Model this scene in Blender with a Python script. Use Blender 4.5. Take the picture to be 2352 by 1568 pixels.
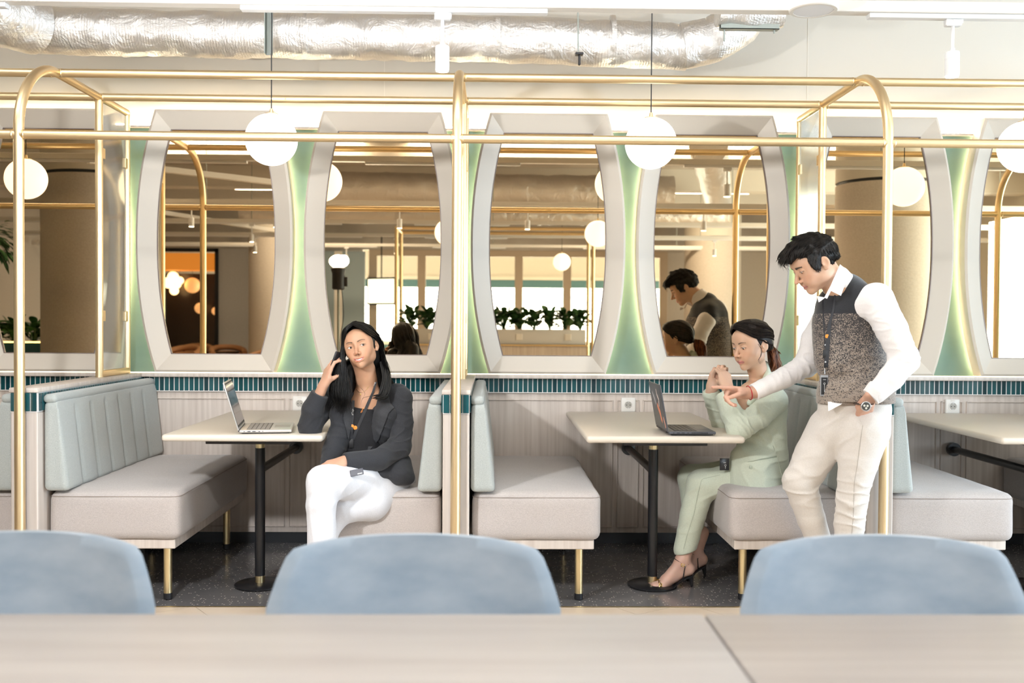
import bpy, bmesh, math, random
import numpy as np
from mathutils import Vector, Matrix, Quaternion, noise
from mathutils.bvhtree import BVHTree

for o in list(bpy.data.objects): bpy.data.objects.remove(o)
scene = bpy.context.scene
PI = math.pi

# ---------------------------------------------------------------- camera
YAW, PITCH, ROLL = math.atan(45/2287), math.atan(44/2287), 0.0062
fw = Vector((math.sin(YAW)*math.cos(PITCH), math.cos(YAW)*math.cos(PITCH), -math.sin(PITCH)))
r0 = fw.cross(Vector((0,0,1))).normalized(); u0 = r0.cross(fw)
rt = r0*math.cos(ROLL) + u0*math.sin(ROLL); up = u0*math.cos(ROLL) - r0*math.sin(ROLL)
cam_data = bpy.data.cameras.new('camera'); cam = bpy.data.objects.new('camera', cam_data)
scene.collection.objects.link(cam)
cam.matrix_world = Matrix(((rt.x,up.x,-fw.x,0),(rt.y,up.y,-fw.y,0),(rt.z,up.z,-fw.z,1.25),(0,0,0,1)))
cam_data.sensor_width = 36; cam_data.lens = 36*2287/2352
cam_data.dof.use_dof = True; cam_data.dof.focus_distance = 4.45; cam_data.dof.aperture_fstop = 2.8
cam_data.clip_start = 0.05
scene.camera = cam
vs = scene.view_settings
vs.view_transform = 'Standard'; vs.look = 'None'; vs.gamma = 1; vs.use_curve_mapping = False
vs.exposure = 0.40
scene.cycles.max_bounces = 8; scene.cycles.diffuse_bounces = 4; scene.cycles.glossy_bounces = 5
scene.cycles.transmission_bounces = 8; scene.cycles.transparent_max_bounces = 12
scene.cycles.sample_clamp_indirect = 6; scene.cycles.use_denoising = True
scene.cycles.caustics_reflective = False; scene.cycles.caustics_refractive = False

# ---------------------------------------------------------------- world and large lights
w = bpy.data.worlds.new('world'); scene.world = w; w.use_nodes = True
w.node_tree.nodes['Background'].inputs[0].default_value = (0.82, 0.90, 1.0, 1)
w.node_tree.nodes['Background'].inputs[1].default_value = 1.6

def lamp(name, typ, loc, energy, color, **kw):
    d = bpy.data.lights.new(name, typ); d.energy = energy; d.color = color
    for k, v in kw.items():
        if k != 'rot': setattr(d, k, v)
    o = bpy.data.objects.new(name, d); scene.collection.objects.link(o); o.location = loc
    if 'rot' in kw: o.rotation_euler = kw['rot']
    return o
# daylight through the window band behind the camera and the tall windows at the right
lamp('daylight_back', 'AREA', (0.5, -8.35, 1.40), 900, (0.74,0.88,1.0), shape='RECTANGLE', size=8.6, size_y=1.05, rot=(PI/2,0,0))
lamp('daylight_right', 'AREA', (6.75, 1.0, 1.55), 520, (0.66,0.84,1.0), shape='RECTANGLE', size=2.2, size_y=6.5, rot=(0,PI/2,0))
# neutral fill lights added under the ceiling; the front row tilts at the wall
for i, (x, y, e) in enumerate([(-2.9,3.35,24),(0.0,3.35,22),(2.9,3.35,8),(-2.6,.4,100),(.3,.4,100),(3.0,.4,92),(-2.6,-3.4,60),(2.6,-3.4,60)]):
    lamp('ceiling_luminaire', 'AREA', (x, y, 3.18), e, (0.96,0.96,0.95), shape='RECTANGLE', size=2.4, size_y=0.4, rot=(math.radians(48) if y > 3 else 0,0,0))

# ---------------------------------------------------------------- materials
MATS = {}
def nodes_of(m): return m.node_tree.nodes, m.node_tree.links
def mat(name, col, rough=0.5, metal=0.0, **kw):
    m = bpy.data.materials.new(name); m.use_nodes = True
    n, l = nodes_of(m); b = n['Principled BSDF']
    b.inputs['Base Color'].default_value = (*col, 1); b.inputs['Roughness'].default_value = rough; b.inputs['Metallic'].default_value = metal
    for k, v in kw.items(): b.inputs[k.replace('_', ' ')].default_value = v
    MATS[name] = m; return m
def add_noise(m, c1, c2, scale=(1,1,1), nscale=5, detail=4, bump=0.0, lo=0.35, hi=0.65, dist=0.0, bump_scale=None, coord='Object'):
    n, l = nodes_of(m); b = n['Principled BSDF']
    tc = n.new('ShaderNodeTexCoord'); mp = n.new('ShaderNodeMapping'); mp.inputs['Scale'].default_value = scale
    l.new(tc.outputs[coord], mp.inputs[0])
    t = n.new('ShaderNodeTexNoise'); t.inputs['Scale'].default_value = nscale; t.inputs['Detail'].default_value = detail
    t.inputs['Distortion'].default_value = dist
    l.new(mp.outputs[0], t.inputs['Vector'])
    r = n.new('ShaderNodeValToRGB'); r.color_ramp.elements[0].position = lo; r.color_ramp.elements[1].position = hi
    r.color_ramp.elements[0].color = (*c1,1); r.color_ramp.elements[1].color = (*c2,1)
    l.new(t.outputs['Fac'], r.inputs[0]); l.new(r.outputs[0], b.inputs['Base Color'])
    if bump:
        bp = n.new('ShaderNodeBump'); bp.inputs['Strength'].default_value = bump; bp.inputs['Distance'].default_value = 0.002
        if bump_scale:
            t2 = n.new('ShaderNodeTexNoise'); t2.inputs['Scale'].default_value = bump_scale; l.new(tc.outputs[coord], t2.inputs['Vector'])
            l.new(t2.outputs['Fac'], bp.inputs['Height'])
        else: l.new(t.outputs['Fac'], bp.inputs['Height'])
        l.new(bp.outputs[0], b.inputs['Normal'])
    return r
def emis(name, col, strength, base=None):
    m = mat(name, base or col, 0.5)
    b = m.node_tree.nodes['Principled BSDF']
    b.inputs['Emission Color'].default_value = (*col,1); b.inputs['Emission Strength'].default_value = strength
    return m

wood = mat('blond_wood', (.62,.55,.50), .45); add_noise(wood, (.56,.485,.43), (.70,.625,.565), (14,14,.45), 4, 5, .05, .3, .7)
wood_h = mat('blond_wood_table', (.62,.52,.45), .38); add_noise(wood_h, (.40,.365,.35), (.49,.455,.435), (.5,9,9), 3, 5, .03, .3, .7)
cream = mat('cream_laminate', (.70,.625,.53), .38)
white = mat('white_paint', (.80,.76,.70), .55)
wallw = mat('warm_white_wall', (.64,.60,.53), .8)
framew = mat('mirror_frame_lacquer', (.68,.61,.52), .42)
sage = mat('sage_green_wall', (.20,.36,.29), .6); add_noise(sage, (.11,.20,.178), (.14,.235,.208), (1,1,1), 6, 3, 0, .3, .7)
tilem = mat('green_glazed_tile', (.012,.085,.10), .12, Coat_Weight=.5)
def _tile():
    n, l = nodes_of(tilem); oi = n.new('ShaderNodeObjectInfo'); r = n.new('ShaderNodeValToRGB')
    r.color_ramp.elements[0].color = (.004,.032,.042,1); r.color_ramp.elements[1].color = (.014,.095,.110,1)
    e = r.color_ramp.elements.new(.5); e.color = (.009,.075,.085,1)
    l.new(oi.outputs['Random'], r.inputs[0]); l.new(r.outputs[0], n['Principled BSDF'].inputs['Base Color'])
_tile()
grout = mat('white_grout', (.78,.76,.74), .8)
skirt = mat('dark_skirting', (.012,.014,.018), .35)
brass = mat('brushed_brass', (.86,.67,.40), .40, 1.0)
brass_leg = mat('satin_brass', (.88,.72,.42), .34, 1.0)
blackm = mat('black_powder_coat', (.012,.012,.014), .28)
blackp = mat('black_plastic', (.01,.01,.012), .5)
darkplate = mat('dark_steel', (.03,.028,.03), .5, .3)
fabric = mat('oatmeal_fabric', (.46,.39,.35), .95, Sheen_Weight=.3)
add_noise(fabric, (.40,.355,.335), (.52,.475,.45), (60,60,160), 3, 3, .35, .25, .75)
fabric_g = mat('sage_grey_fabric', (.40,.43,.39), .95, Sheen_Weight=.3)
add_noise(fabric_g, (.34,.365,.35), (.455,.48,.46), (60,60,160), 3, 3, .35, .25, .75)
velvet = mat('blue_grey_velvet', (.30,.34,.37), .9, Sheen_Weight=.8)
add_noise(velvet, (.26,.335,.42), (.40,.465,.54), (1,1,2), 7, 5, .1, .32, .68)
mirrorm = mat('bronze_mirror', (.80,.62,.40), .0, 1.0)
def terrazzo():
    m = mat('dark_terrazzo', (.06,.055,.055), .18); n, l = nodes_of(m); b = n['Principled BSDF']
    tc = n.new('ShaderNodeTexCoord'); v = n.new('ShaderNodeTexVoronoi'); v.inputs['Scale'].default_value = 85
    l.new(tc.outputs['Object'], v.inputs['Vector'])
    lt = n.new('ShaderNodeMath'); lt.operation = 'LESS_THAN'; lt.inputs[1].default_value = .30; l.new(v.outputs['Distance'], lt.inputs[0])
    sp = n.new('ShaderNodeSeparateColor'); l.new(v.outputs['Color'], sp.inputs[0])
    g = n.new('ShaderNodeMath'); g.operation = 'GREATER_THAN'; g.inputs[1].default_value = .78; l.new(sp.outputs[0], g.inputs[0])
    mu = n.new('ShaderNodeMath'); mu.operation = 'MULTIPLY'; l.new(lt.outputs[0], mu.inputs[0]); l.new(g.outputs[0], mu.inputs[1])
    ns = n.new('ShaderNodeTexNoise'); ns.inputs['Scale'].default_value = 5; l.new(tc.outputs['Object'], ns.inputs['Vector'])
    r = n.new('ShaderNodeValToRGB'); r.color_ramp.elements[0].color = (.10,.096,.10,1); r.color_ramp.elements[1].color = (.155,.148,.148,1)
    l.new(ns.outputs[0], r.inputs[0])
    mx = n.new('ShaderNodeMix'); mx.data_type = 'RGBA'; l.new(mu.outputs[0], mx.inputs['Factor']); l.new(r.outputs[0], mx.inputs['A'])
    mx.inputs['B'].default_value = (.60,.54,.48,1); l.new(mx.outputs['Result'], b.inputs['Base Color'])
    return m
terr = terrazzo()
beige_tile = mat('beige_floor_tile', (.62,.50,.38), .35); add_noise(beige_tile, (.58,.46,.34), (.68,.56,.44), (1,1,1), 3, 4, 0)
foil = mat('duct_foil', (.80,.78,.76), .30, .85); 
def _foil():
    n, l = nodes_of(foil); b = n['Principled BSDF']; tc = n.new('ShaderNodeTexCoord')
    t = n.new('ShaderNodeTexNoise'); t.inputs['Scale'].default_value = 9; t.inputs['Detail'].default_value = 8; t.inputs['Roughness'].default_value=.65; t.inputs['Distortion'].default_value = 1.2
    l.new(tc.outputs['Object'], t.inputs['Vector'])
    wv = n.new('ShaderNodeTexWave'); wv.inputs['Scale'].default_value = 22; wv.inputs['Distortion'].default_value = 3; l.new(tc.outputs['Object'], wv.inputs['Vector'])
    ad = n.new('ShaderNodeMath'); ad.operation='MULTIPLY_ADD'; ad.inputs[1].default_value=.035; l.new(wv.outputs['Fac'], ad.inputs[0]); l.new(t.outputs['Fac'], ad.inputs[2])
    bp = n.new('ShaderNodeBump'); bp.inputs['Strength'].default_value = .8; bp.inputs['Distance'].default_value = .02
    l.new(ad.outputs[0], bp.inputs['Height']); l.new(bp.outputs[0], b.inputs['Normal'])
_foil()
steel = mat('galvanised_strut', (.33,.36,.33), .55, .4)
globe_m = emis('lit_opal_globe', (1.0,.95,.86), 1.7, (.9,.88,.82))
led_m = emis('led_strip', (1.0,.77,.44), 26.0)
led_cove = emis('led_cove_strip', (1.0,.88,.64), 48.0)
spot_em = emis('spot_lens', (1.0,.95,.85), 12)
spot_w = mat('white_spot_body', (.82,.82,.82), .4)
plast = mat('column_plaster', (.58,.52,.46), .9); add_noise(plast, (.55,.495,.43), (.62,.56,.50), (1,1,1), 60, 5, .8, .3, .7)
ceilm = mat('ceiling_concrete', (.50,.45,.40), .9); add_noise(ceilm, (.44,.39,.34), (.58,.53,.47), (1,1,1), 1.5, 5, .2)
beamc = mat('cream_beam', (.72,.68,.61), .7)
socket_m = mat('socket_plastic', (.82,.80,.76), .35)
steel_b = mat('brushed_steel', (.7,.7,.72), .3, 1.0)
leafm = mat('leaf_green', (.035,.11,.03), .35); add_noise(leafm, (.02,.075,.02), (.07,.17,.05), (1,1,1), 14, 3)
teal_m = mat('teal_wall', (.10,.22,.26), .7)
greyblue = mat('grey_blue_panel', (.30,.38,.42), .5)
walnut = mat('dark_walnut', (.03,.017,.010), .25)
orange_w = mat('amber_header', (.55,.24,.06), .5)
orange_c = mat('tan_leather', (.45,.22,.10), .5)
glassm = mat('clear_glass', (.95,.98,.98), .02, Transmission_Weight=1.0, IOR=1.05)
def ribbed():
    m = mat('ribbed_glass', (.93,.98,.97), .10, Transmission_Weight=.92, IOR=1.40)
    return m
ribglass = ribbed()

# ---------------------------------------------------------------- mesh helpers
class MB:
    def __init__(s): s.bm = bmesh.new()
    def box(s, x0,x1,y0,y1,z0,z1, bev=0, seg=2, M=None):
        r = bmesh.ops.create_cube(s.bm, size=1); vs_ = r['verts']
        for v in vs_: v.co = Vector(((x0+x1)/2+v.co.x*(x1-x0), (y0+y1)/2+v.co.y*(y1-y0), (z0+z1)/2+v.co.z*(z1-z0)))
        if bev:
            es = list({e for v in vs_ for e in v.link_edges})
            rr = bmesh.ops.bevel(s.bm, geom=es, offset=bev, segments=seg, profile=.5, affect='EDGES')
            vs_ = [v for v in s.bm.verts if v.is_valid and v in set(rr['verts'])|set(v for v in vs_ if v.is_valid)]
        if M is not None:
            for v in vs_: v.co = M @ v.co
        return s
    def cyl(s, p0, p1, r0, r1=None, n=16, caps=True):
        p0, p1 = Vector(p0), Vector(p1); r1 = r0 if r1 is None else r1
        d = p1-p0; q = Vector((0,0,1)).rotation_difference(d.normalized()).to_matrix().to_4x4()
        bmesh.ops.create_cone(s.bm, cap_ends=caps, segments=n, radius1=r0, radius2=r1, depth=d.length, matrix=Matrix.Translation((p0+p1)/2) @ q)
        return s
    def sphere(s, c, r, u=24, v=14, sc=(1,1,1)):
        bmesh.ops.create_uvsphere(s.bm, u_segments=u, v_segments=v, radius=r, matrix=Matrix.Translation(c) @ Matrix.Diagonal((*sc,1)))
        return s
    def tube(s, pts, rad, n=12, caps=True, flat=None):
        pts = [Vector(p) for p in pts]; rads = rad if hasattr(rad,'__len__') else [rad]*len(pts)
        rings = []; N = len(pts); up_ = None
        for i, p in enumerate(pts):
            t = (pts[min(i+1,N-1)]-pts[max(i-1,0)]).normalized()
            if up_ is None:
                up_ = Vector((0,0,1)) if abs(t.z) < .9 else Vector((1,0,0))
            a = t.cross(up_)
            if a.length < 1e-6: a = t.orthogonal()
            a.normalize(); b = a.cross(t).normalized(); up_ = b
            ring = []
            for k in range(n):
                th = 2*PI*k/n; fx = 1 if flat is None else flat
                ring.append(s.bm.verts.new(p + a*math.cos(th)*rads[i] + b*math.sin(th)*rads[i]*fx))
            rings.append(ring)
        for i in range(N-1):
            for k in range(n):
                s.bm.faces.new((rings[i][k], rings[i][(k+1)%n], rings[i+1][(k+1)%n], rings[i+1][k]))
        if caps:
            s.bm.faces.new(rings[0][::-1]); s.bm.faces.new(rings[-1])
        return s
    def lathe(s, c, prof, n=32, axis='z'):
        c = Vector(c); rings = []
        for r, z in prof:
            ring = []
            for k in range(n):
                a = 2*PI*k/n; v = Vector((r*math.cos(a), r*math.sin(a), z))
                if axis == 'y': v = Vector((v.x, v.z, v.y))
                if axis == 'x': v = Vector((v.z, v.x, v.y))
                ring.append(s.bm.verts.new(c+v))
            rings.append(ring)
        for i in range(len(prof)-1):
            for k in range(n): s.bm.faces.new((rings[i][k], rings[i][(k+1)%n], rings[i+1][(k+1)%n], rings[i+1][k]))
        s.bm.faces.new(rings[0][::-1]); s.bm.faces.new(rings[-1]); return s
    def rbox(s, c, half, r, cell=.03, fn=None):
        """rounded, finely divided box (cushion); fn(p)->p displaces"""
        hx, hy, hz = half; c = Vector(c)
        def axis(h): 
            k = max(2, int(round(2*h/cell)));
            inner = [(-h+r) + (2*h-2*r)*i/k for i in range(k+1)]
            return [-h, -h+r*.15, -h+r*.5] + inner + [h-r*.5, h-r*.15, h]
        ax = [axis(hx), axis(hy), axis(hz)]; cache = {}
        def V(i,j,k):
            key = (i,j,k)
            if key not in cache:
                p = Vector((ax[0][i], ax[1][j], ax[2][k]))
                q = Vector((max(-hx+r,min(hx-r,p.x)), max(-hy+r,min(hy-r,p.y)), max(-hz+r,min(hz-r,p.z))))
                d = p-q
                if d.length > 1e-9: p = q + d.normalized()*r
                if fn: p = fn(p)
                cache[key] = s.bm.verts.new(c+p)
            return cache[key]
        n0, n1, n2 = len(ax[0])-1, len(ax[1])-1, len(ax[2])-1
        def quad(*k):
            vs_ = [V(*a) for a in k]
            try: s.bm.faces.new(vs_)
            except ValueError: pass
        for i in range(n0):
            for j in range(n1):
                quad((i,j,0),(i,j+1,0),(i+1,j+1,0),(i+1,j,0)); quad((i,j,n2),(i+1,j,n2),(i+1,j+1,n2),(i,j+1,n2))
        for i in range(n0):
            for k in range(n2):
                quad((i,0,k),(i+1,0,k),(i+1,0,k+1),(i,0,k+1)); quad((i,n1,k),(i,n1,k+1),(i+1,n1,k+1),(i+1,n1,k))
        for j in range(n1):
            for k in range(n2):
                quad((0,j,k),(0,j,k+1),(0,j+1,k+1),(0,j+1,k)); quad((n0,j,k),(n0,j+1,k),(n0,j+1,k+1),(n0,j,k+1))
        return s
    def poly(s, pts, faces):
        vs_ = [s.bm.verts.new(p) for p in pts]
        for f in faces: s.bm.faces.new([vs_[i] for i in f])
        return s
    def mesh(s, name, m, smooth=True, ang=35):
        bmesh.ops.recalc_face_normals(s.bm, faces=s.bm.faces)
        me = bpy.data.meshes.new(name); s.bm.to_mesh(me); s.bm.free()
        if m: me.materials.append(m)
        if smooth:
            me.polygons.foreach_set('use_smooth', [True]*len(me.polygons))
            me.set_sharp_from_angle(angle=math.radians(ang))
        return me
    def build(s, name, m, parent=None, smooth=True, ang=35):
        return link(name, s.mesh(name, m, smooth, ang), parent)
def link(name, me, parent=None):
    o = bpy.data.objects.new(name, me); scene.collection.objects.link(o)
    if parent is not None: o.parent = parent
    return o
def tag(o, label=None, cat=None, group=None, kind=None):
    if label: o['label'] = label
    if cat: o['category'] = cat
    if group: o['group'] = group
    if kind: o['kind'] = kind
    return o
def thing(name, label, cat, loc=(0,0,0), group=None, rz=0):
    o = bpy.data.objects.new(name, None); scene.collection.objects.link(o); o.empty_display_size = .1
    o.location = loc; o.rotation_euler = (0,0,rz); return tag(o, label, cat, group)
def struct(o): o['kind'] = 'structure'; return o
KIDS = {}
def copy_tree(o, loc=None, label=None, rz=None, parent=None, group=None):
    c = o.copy(); scene.collection.objects.link(c)
    if parent is not None: c.parent = parent
    if loc is not None: c.location = loc
    if rz is not None: c.rotation_euler = (0,0,rz)
    if label: c['label'] = label
    if group: c['group'] = group
    for ch in list(o.children): copy_tree(ch, parent=c)
    return c

def catmull(pts, m=6):
    pts = [Vector(p) for p in pts]; P_ = [pts[0]*2-pts[1]]+pts+[pts[-1]*2-pts[-2]]; out = []
    for i in range(1,len(P_)-2):
        for j in range(m):
            t = j/m; a,b,c,d = P_[i-1],P_[i],P_[i+1],P_[i+2]
            out.append(.5*((2*b)+(-a+c)*t+(2*a-5*b+4*c-d)*t*t+(-a+3*b-3*c+d)*t**3))
    out.append(P_[-2]); return out

# ================================================================ ROOM SHELL
BAY = 1.85; CX = 0.77                 # booth width and centre of the right-hand booth
YW = 5.68                             # face of the green wall
PX = [CX-BAY/2+BAY*k for k in (-2,-1,0,1,2)]   # booth dividers

def grid_floor(name, x0,x1,y0,y1,z, m):
    return struct(MB().box(x0,x1,y0,y1,z-.05,z).build(name, m, smooth=False))
fl = grid_floor('floor', -7.2, 7.2, -8.6, 5.9, -.004, terr)
# beige tiles laid diagonally in the aisle, each its own piece, up to the terrazzo strip
tile_g = random.Random(4)
def clip_poly(poly, axis, lim, keep_less):
    out = []
    for i in range(len(poly)):
        a, b = poly[i], poly[(i+1)%len(poly)]
        ia = (a[axis] <= lim) == keep_less; ib = (b[axis] <= lim) == keep_less
        if ia: out.append(a)
        if ia != ib:
            t = (lim-a[axis])/(b[axis]-a[axis]); out.append(tuple(a[k]+t*(b[k]-a[k]) for k in range(2)))
    return out
def floor_tiles():
    L, W = .60, .30; ang = math.radians(35); ca, sa = math.cos(ang), math.sin(ang)
    for i in range(-16, 17):
        for j in range(-24, 25):
            cx, cy = i*L + (L/2 if j%2 else 0), j*W
            pts = [(cx-L/2+.0015,cy-W/2+.0015),(cx+L/2-.0015,cy-W/2+.0015),(cx+L/2-.0015,cy+W/2-.0015),(cx-L/2+.0015,cy+W/2-.0015)]
            pts = [(p[0]*ca-p[1]*sa, p[0]*sa+p[1]*ca+2.5) for p in pts]
            for ax, lim, kl in ((0,3.6,True),(0,-3.6,False),(1,4.33,True),(1,2.4,False)):
                pts = clip_poly(pts, ax, lim, kl) if len(pts) > 2 else pts
            if len(pts) < 3: continue
            n = len(pts)
            me = MB().poly([(p[0],p[1],-.003) for p in pts]+[(p[0],p[1],.004) for p in pts],
                 [list(range(n))[::-1], list(range(n,2*n))]+[[k,(k+1)%n,n+(k+1)%n,n+k] for k in range(n)])
            me.build('floor_tile', beige_tile, fl, smooth=False)
floor_tiles()
struct(MB().box(-7.2,7.2,-8.6,2.4,-.003,.004).build('floor_aisle', beige_tile, smooth=False))
struct(MB().box(-7.2,7.2,4.333,4.345,-.003,.005).build('trim_floor_edge', brass, smooth=False))

# back wall
struct(MB().box(-7.2,7.2,YW,YW+.15,0,3.4).build('wall_back_upper', wallw, smooth=False))
gw = struct(MB().box(-7.2,7.2,YW-.012,YW,.95,2.336).build('wall_back_green', sage, smooth=False))
# joints of the white upper wall boards
for x in (-3.05,-.62,1.79,4.2):
    struct(MB().box(x-.002,x+.002,YW-.002,YW+.001,2.36,3.3).build('trim_wall_joint', beamc, smooth=False))
struct(MB().box(-7.2,7.2,YW-.035,YW,2.330,2.342).build('trim_green_panel_top', wood, smooth=False))
struct(MB().box(-7.2,7.2,YW-.03,YW-.012,2.342,2.350).build('led_cove', led_cove, smooth=False))
# wainscot
wains = struct(MB().box(-7.2,7.2,5.62,YW,.06,.935).build('wall_back_wainscot', wood, smooth=False))
struct(MB().box(-7.2,7.2,5.635,YW,-.004,.06).build('baseboard_back', skirt, smooth=False))
led = struct(MB().box(-7.2,7.2,5.555,YW,.936,.958,.003).build('trim_ledge', wood))
struct(MB().box(-7.2,7.2,5.560,5.566,.9585,.9625).build('trim_ledge_light_strip', emis('ledge_glow',(1,.86,.6),3.0), smooth=False))  # emissive line standing in for the glow that falls on the ledge top
# tile band on the wall: each tile its own piece
struct(MB().box(-7.2,7.2,5.6015,5.625,.852,.938).build('trim_tile_grout', grout, smooth=False))
band = struct(MB().box(-3.3,3.3,5.604,5.607,.8525,.855).build('trim_tile_band', grout, smooth=False))
tm = MB().box(-.0113,.0113,-.005,0,.857-.0,.933,.0010,1).mesh('tile', tilem)
x = -3.25; pitch = .0275
while x < 3.25:
    # skip tiles hidden inside the divider caps
    if all(abs(x-p) > .05 for p in PX):
        t = link('tile', tm, band); t.location = (x, 5.605+random.uniform(-.0006,.0006), 0)
    x += pitch
# moulded panels
def moulding(x0,x1,z0,z1):
    b = MB(); y0, y1 = 5.612, 5.622; w = .006
    for (a,c,d,e) in ((x0,x1,z1-w,z1),(x0,x1,z0,z0+w),(x0,x0+w,z0,z1),(x1-w,x1,z0,z1)): b.box(a,c,y0,y1,d,e,.002,1)
    o = b.build('panel_moulding', wood, wains); return o
for k in (-2,-1,0,1):
    c = CX+BAY*k
    moulding(c-BAY/2+.08, c-.085, .09, .815); moulding(c-.062, c+.062, .09, .815); moulding(c+.085, c+BAY/2-.08, .09, .815)

# side and rear walls, ceiling
struct(MB().box(-7.35,-7.2,-8.6,5.9,0,3.4).build('wall_left', plast, smooth=False))
rw = struct(MB().box(7.2,7.35,-8.6,-2.4,0,3.4).box(7.2,7.35,4.4,5.9,0,3.4).box(7.2,7.35,-2.4,4.4,0,.35).box(7.2,7.35,-2.4,4.4,2.75,3.4).build('wall_right', wallw, smooth=False))
rear = struct(MB().box(-7.2,-3.9,-8.75,-8.6,0,3.4).box(4.9,7.2,-8.75,-8.6,0,3.4).box(-3.9,4.9,-8.75,-8.6,0,.8).box(-3.9,4.9,-8.75,-8.6,2.15,3.4).build('wall_rear', teal_m, smooth=False))
ceil = struct(MB().box(-7.35,7.35,-8.75,5.9,3.3,3.4).build('ceiling', ceilm, smooth=False))
for y in (3.1, .3, -2.2, -4.6):
    struct(MB().box(-7.2,7.2,y-.14,y+.14,3.02,3.3).build('ceiling_beam', beamc, smooth=False))
# windows (frames with panes) at the rear and right
wf = MB()
for i in range(7):
    xx = -3.9+8.8*i/6; wf.box(xx-.03,xx+.03,-8.62,-8.54,.8,2.15)
wf.box(-3.9,4.9,-8.62,-8.54,.8,.86).box(-3.9,4.9,-8.62,-8.54,2.09,2.15)
wo = struct(wf.build('window_1', white, smooth=False))
for i in range(6):
    xx = -3.9+8.8*(i+.5)/6; MB().box(xx-.70,xx+.70,-8.582,-8.578,.86,2.09).build('pane', glassm, wo, smooth=False)
wf = MB()
for i in range(5):
    yy = -2.4+6.8*i/4; wf.box(7.15,7.22,yy-.03,yy+.03,.35,2.75)
wf.box(7.15,7.22,-2.4,4.4,.35,.41).box(7.15,7.22,-2.4,4.4,2.69,2.75)
wo = struct(wf.build('window_2', white, smooth=False))

# ================================================================ TRACK BEAMS ON THE CEILING, SPOTS
def spotlight(loc, label, lit=True, power=9, group='white track spotlights', s=1.0, aim=None):
    t = thing('track_spotlight', label, 'spotlight', loc, group)
    MB().box(-.030,.030,-.014,.014,-.026,0,.003,1).box(-.004,.034,-.016,.016,-.018,-.002,.002,1).build('adapter', spot_w, t)
    MB().cyl((0,0,-.025),(0,0,-.115),.0065,n=12).box(-.008,.008,-.008,.008,-.125,-.108,.002,1).build('stem', spot_w, t)
    b = MB().lathe((0,0,-.12), [(.012,0),(.0245,-.003),(.0265,-.008),(.0265,-.028),(.0257,-.029),(.0257,-.031),(.0265,-.032),(.0265,-.092),(.024,-.094)], 28)
    o = b.build('lamp_housing', spot_w, t)
    MB().cyl((0,0,-.2115),(0,0,-.2175),.0235,n=28).build('lens', spot_em, t)
    if lit:
        d = bpy.data.lights.new('spot_beam', 'SPOT'); d.energy = power; d.color = (1,.93,.82); d.spot_size = math.radians(95); d.spot_blend = .6; d.shadow_soft_size = .03
        lo = bpy.data.objects.new('spot_beam', d); scene.collection.objects.link(lo); lo.location = (loc[0], loc[1], loc[2]-.225)
    return t
def track(y, name_label, x0=-7.1, x1=7.1, z=2.43, h=.042):
    t = thing('lighting_track', name_label, 'lighting track', (0,y,z))
    MB().box(x0,x1,-.028,.028,0,h,.002,1).build('trunking', white, t, smooth=False)
    for (a,c) in ((x0,-1.82),(-.95,.20),(1.42,x1)): MB().box(a,c,-.018,.018,-.018,-.0005,.0015,1).build('track_rail', spot_w, t, smooth=False)
    for xx in (-5.2,-2.9,0.0,2.9,5.2): MB().cyl((xx,0,h),(xx,0,3.3-z),.004,n=8).build('hanger_rod', steel, t)
    return t
track(3.78, 'long white lighting track across the top of the picture')
spotlight((-.195,3.78,2.412), 'white cylinder spotlight hanging in front of the middle of the foil duct', power=14, group=None)
spotlight((1.745,3.78,2.412), 'white cylinder spotlight hanging at top right before the plain wall', power=14, group=None)
# round surface drum light at the track joint
t = thing('ceiling_drum_light', 'round white drum light at the track joint, top right', 'ceiling light', (1.195,3.73,2.475))
MB().lathe((0,0,0), [(.02,.0),(.086,-.002),(.090,-.008),(.090,-.05),(.086,-.054),(.074,-.054),(.074,-.050),(.01,-.050)], 40).build('lamp_body', white, t)
MB().cyl((0,0,-.0505),(0,0,-.0525),.073,n=40).build('diffuser', mat('opal_diffuser',(.8,.8,.82),.5), t)
b = MB().box(-.06,.06,-.05,-.02,.0,.05,.004,1).build('driver_box', mat('driver_grey',(.7,.68,.66),.5), t)
MB().tube([(.055,-.03,.03),(.075,-.03,.05),(.085,-.02,.03),(.08,-.01,.01)], .003, 8).build('cable', mat('red_cable',(.5,.05,.05),.5), t)
for i, yy in enumerate((1.05,-.85,-2.7,-4.5)):
    track(yy, ['white lighting track above the dining table, seen in the mirrors','white lighting track over the planter, seen in the mirrors','white lighting track behind the planter, seen in the mirrors','farthest white lighting track, seen in the mirrors'][i])
RS = ['over the left end','at the left','left of centre','right of centre','at the right']
for i,(x,y) in enumerate([(-3.05,1.05),(-2.2,1.05),(-.95,1.05),(.35,1.05),(2.15,1.05),(-2.9,-.85),(-2.1,-.85),(1.9,-.85),(-1.35,-2.7),(3.1,-2.7),(-3.3,-2.7),(2.2,-4.5),(-2.3,-4.5)]):
    row = [(a,c) for a,c in [(-3.05,1.05),(-2.2,1.05),(-.95,1.05),(.35,1.05),(2.15,1.05),(-2.9,-.85),(-2.1,-.85),(1.9,-.85),(-1.35,-2.7),(3.1,-2.7),(-3.3,-2.7),(2.2,-4.5),(-2.3,-4.5)] if c == y]
    nth = ['leftmost','second','third','fourth','fifth'][sorted(row).index((x,y))]; tr_ = {1.05:'nearest rear track',-.85:'track over the planter',-2.7:'track behind the planter',-4.5:'farthest track'}[y]
    spotlight((x,y,2.412), '%s white cylinder spotlight on the %s, seen in mirrors' % (nth, tr_), group='reflected rear spotlights', lit=(i%2==0), power=11)
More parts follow.
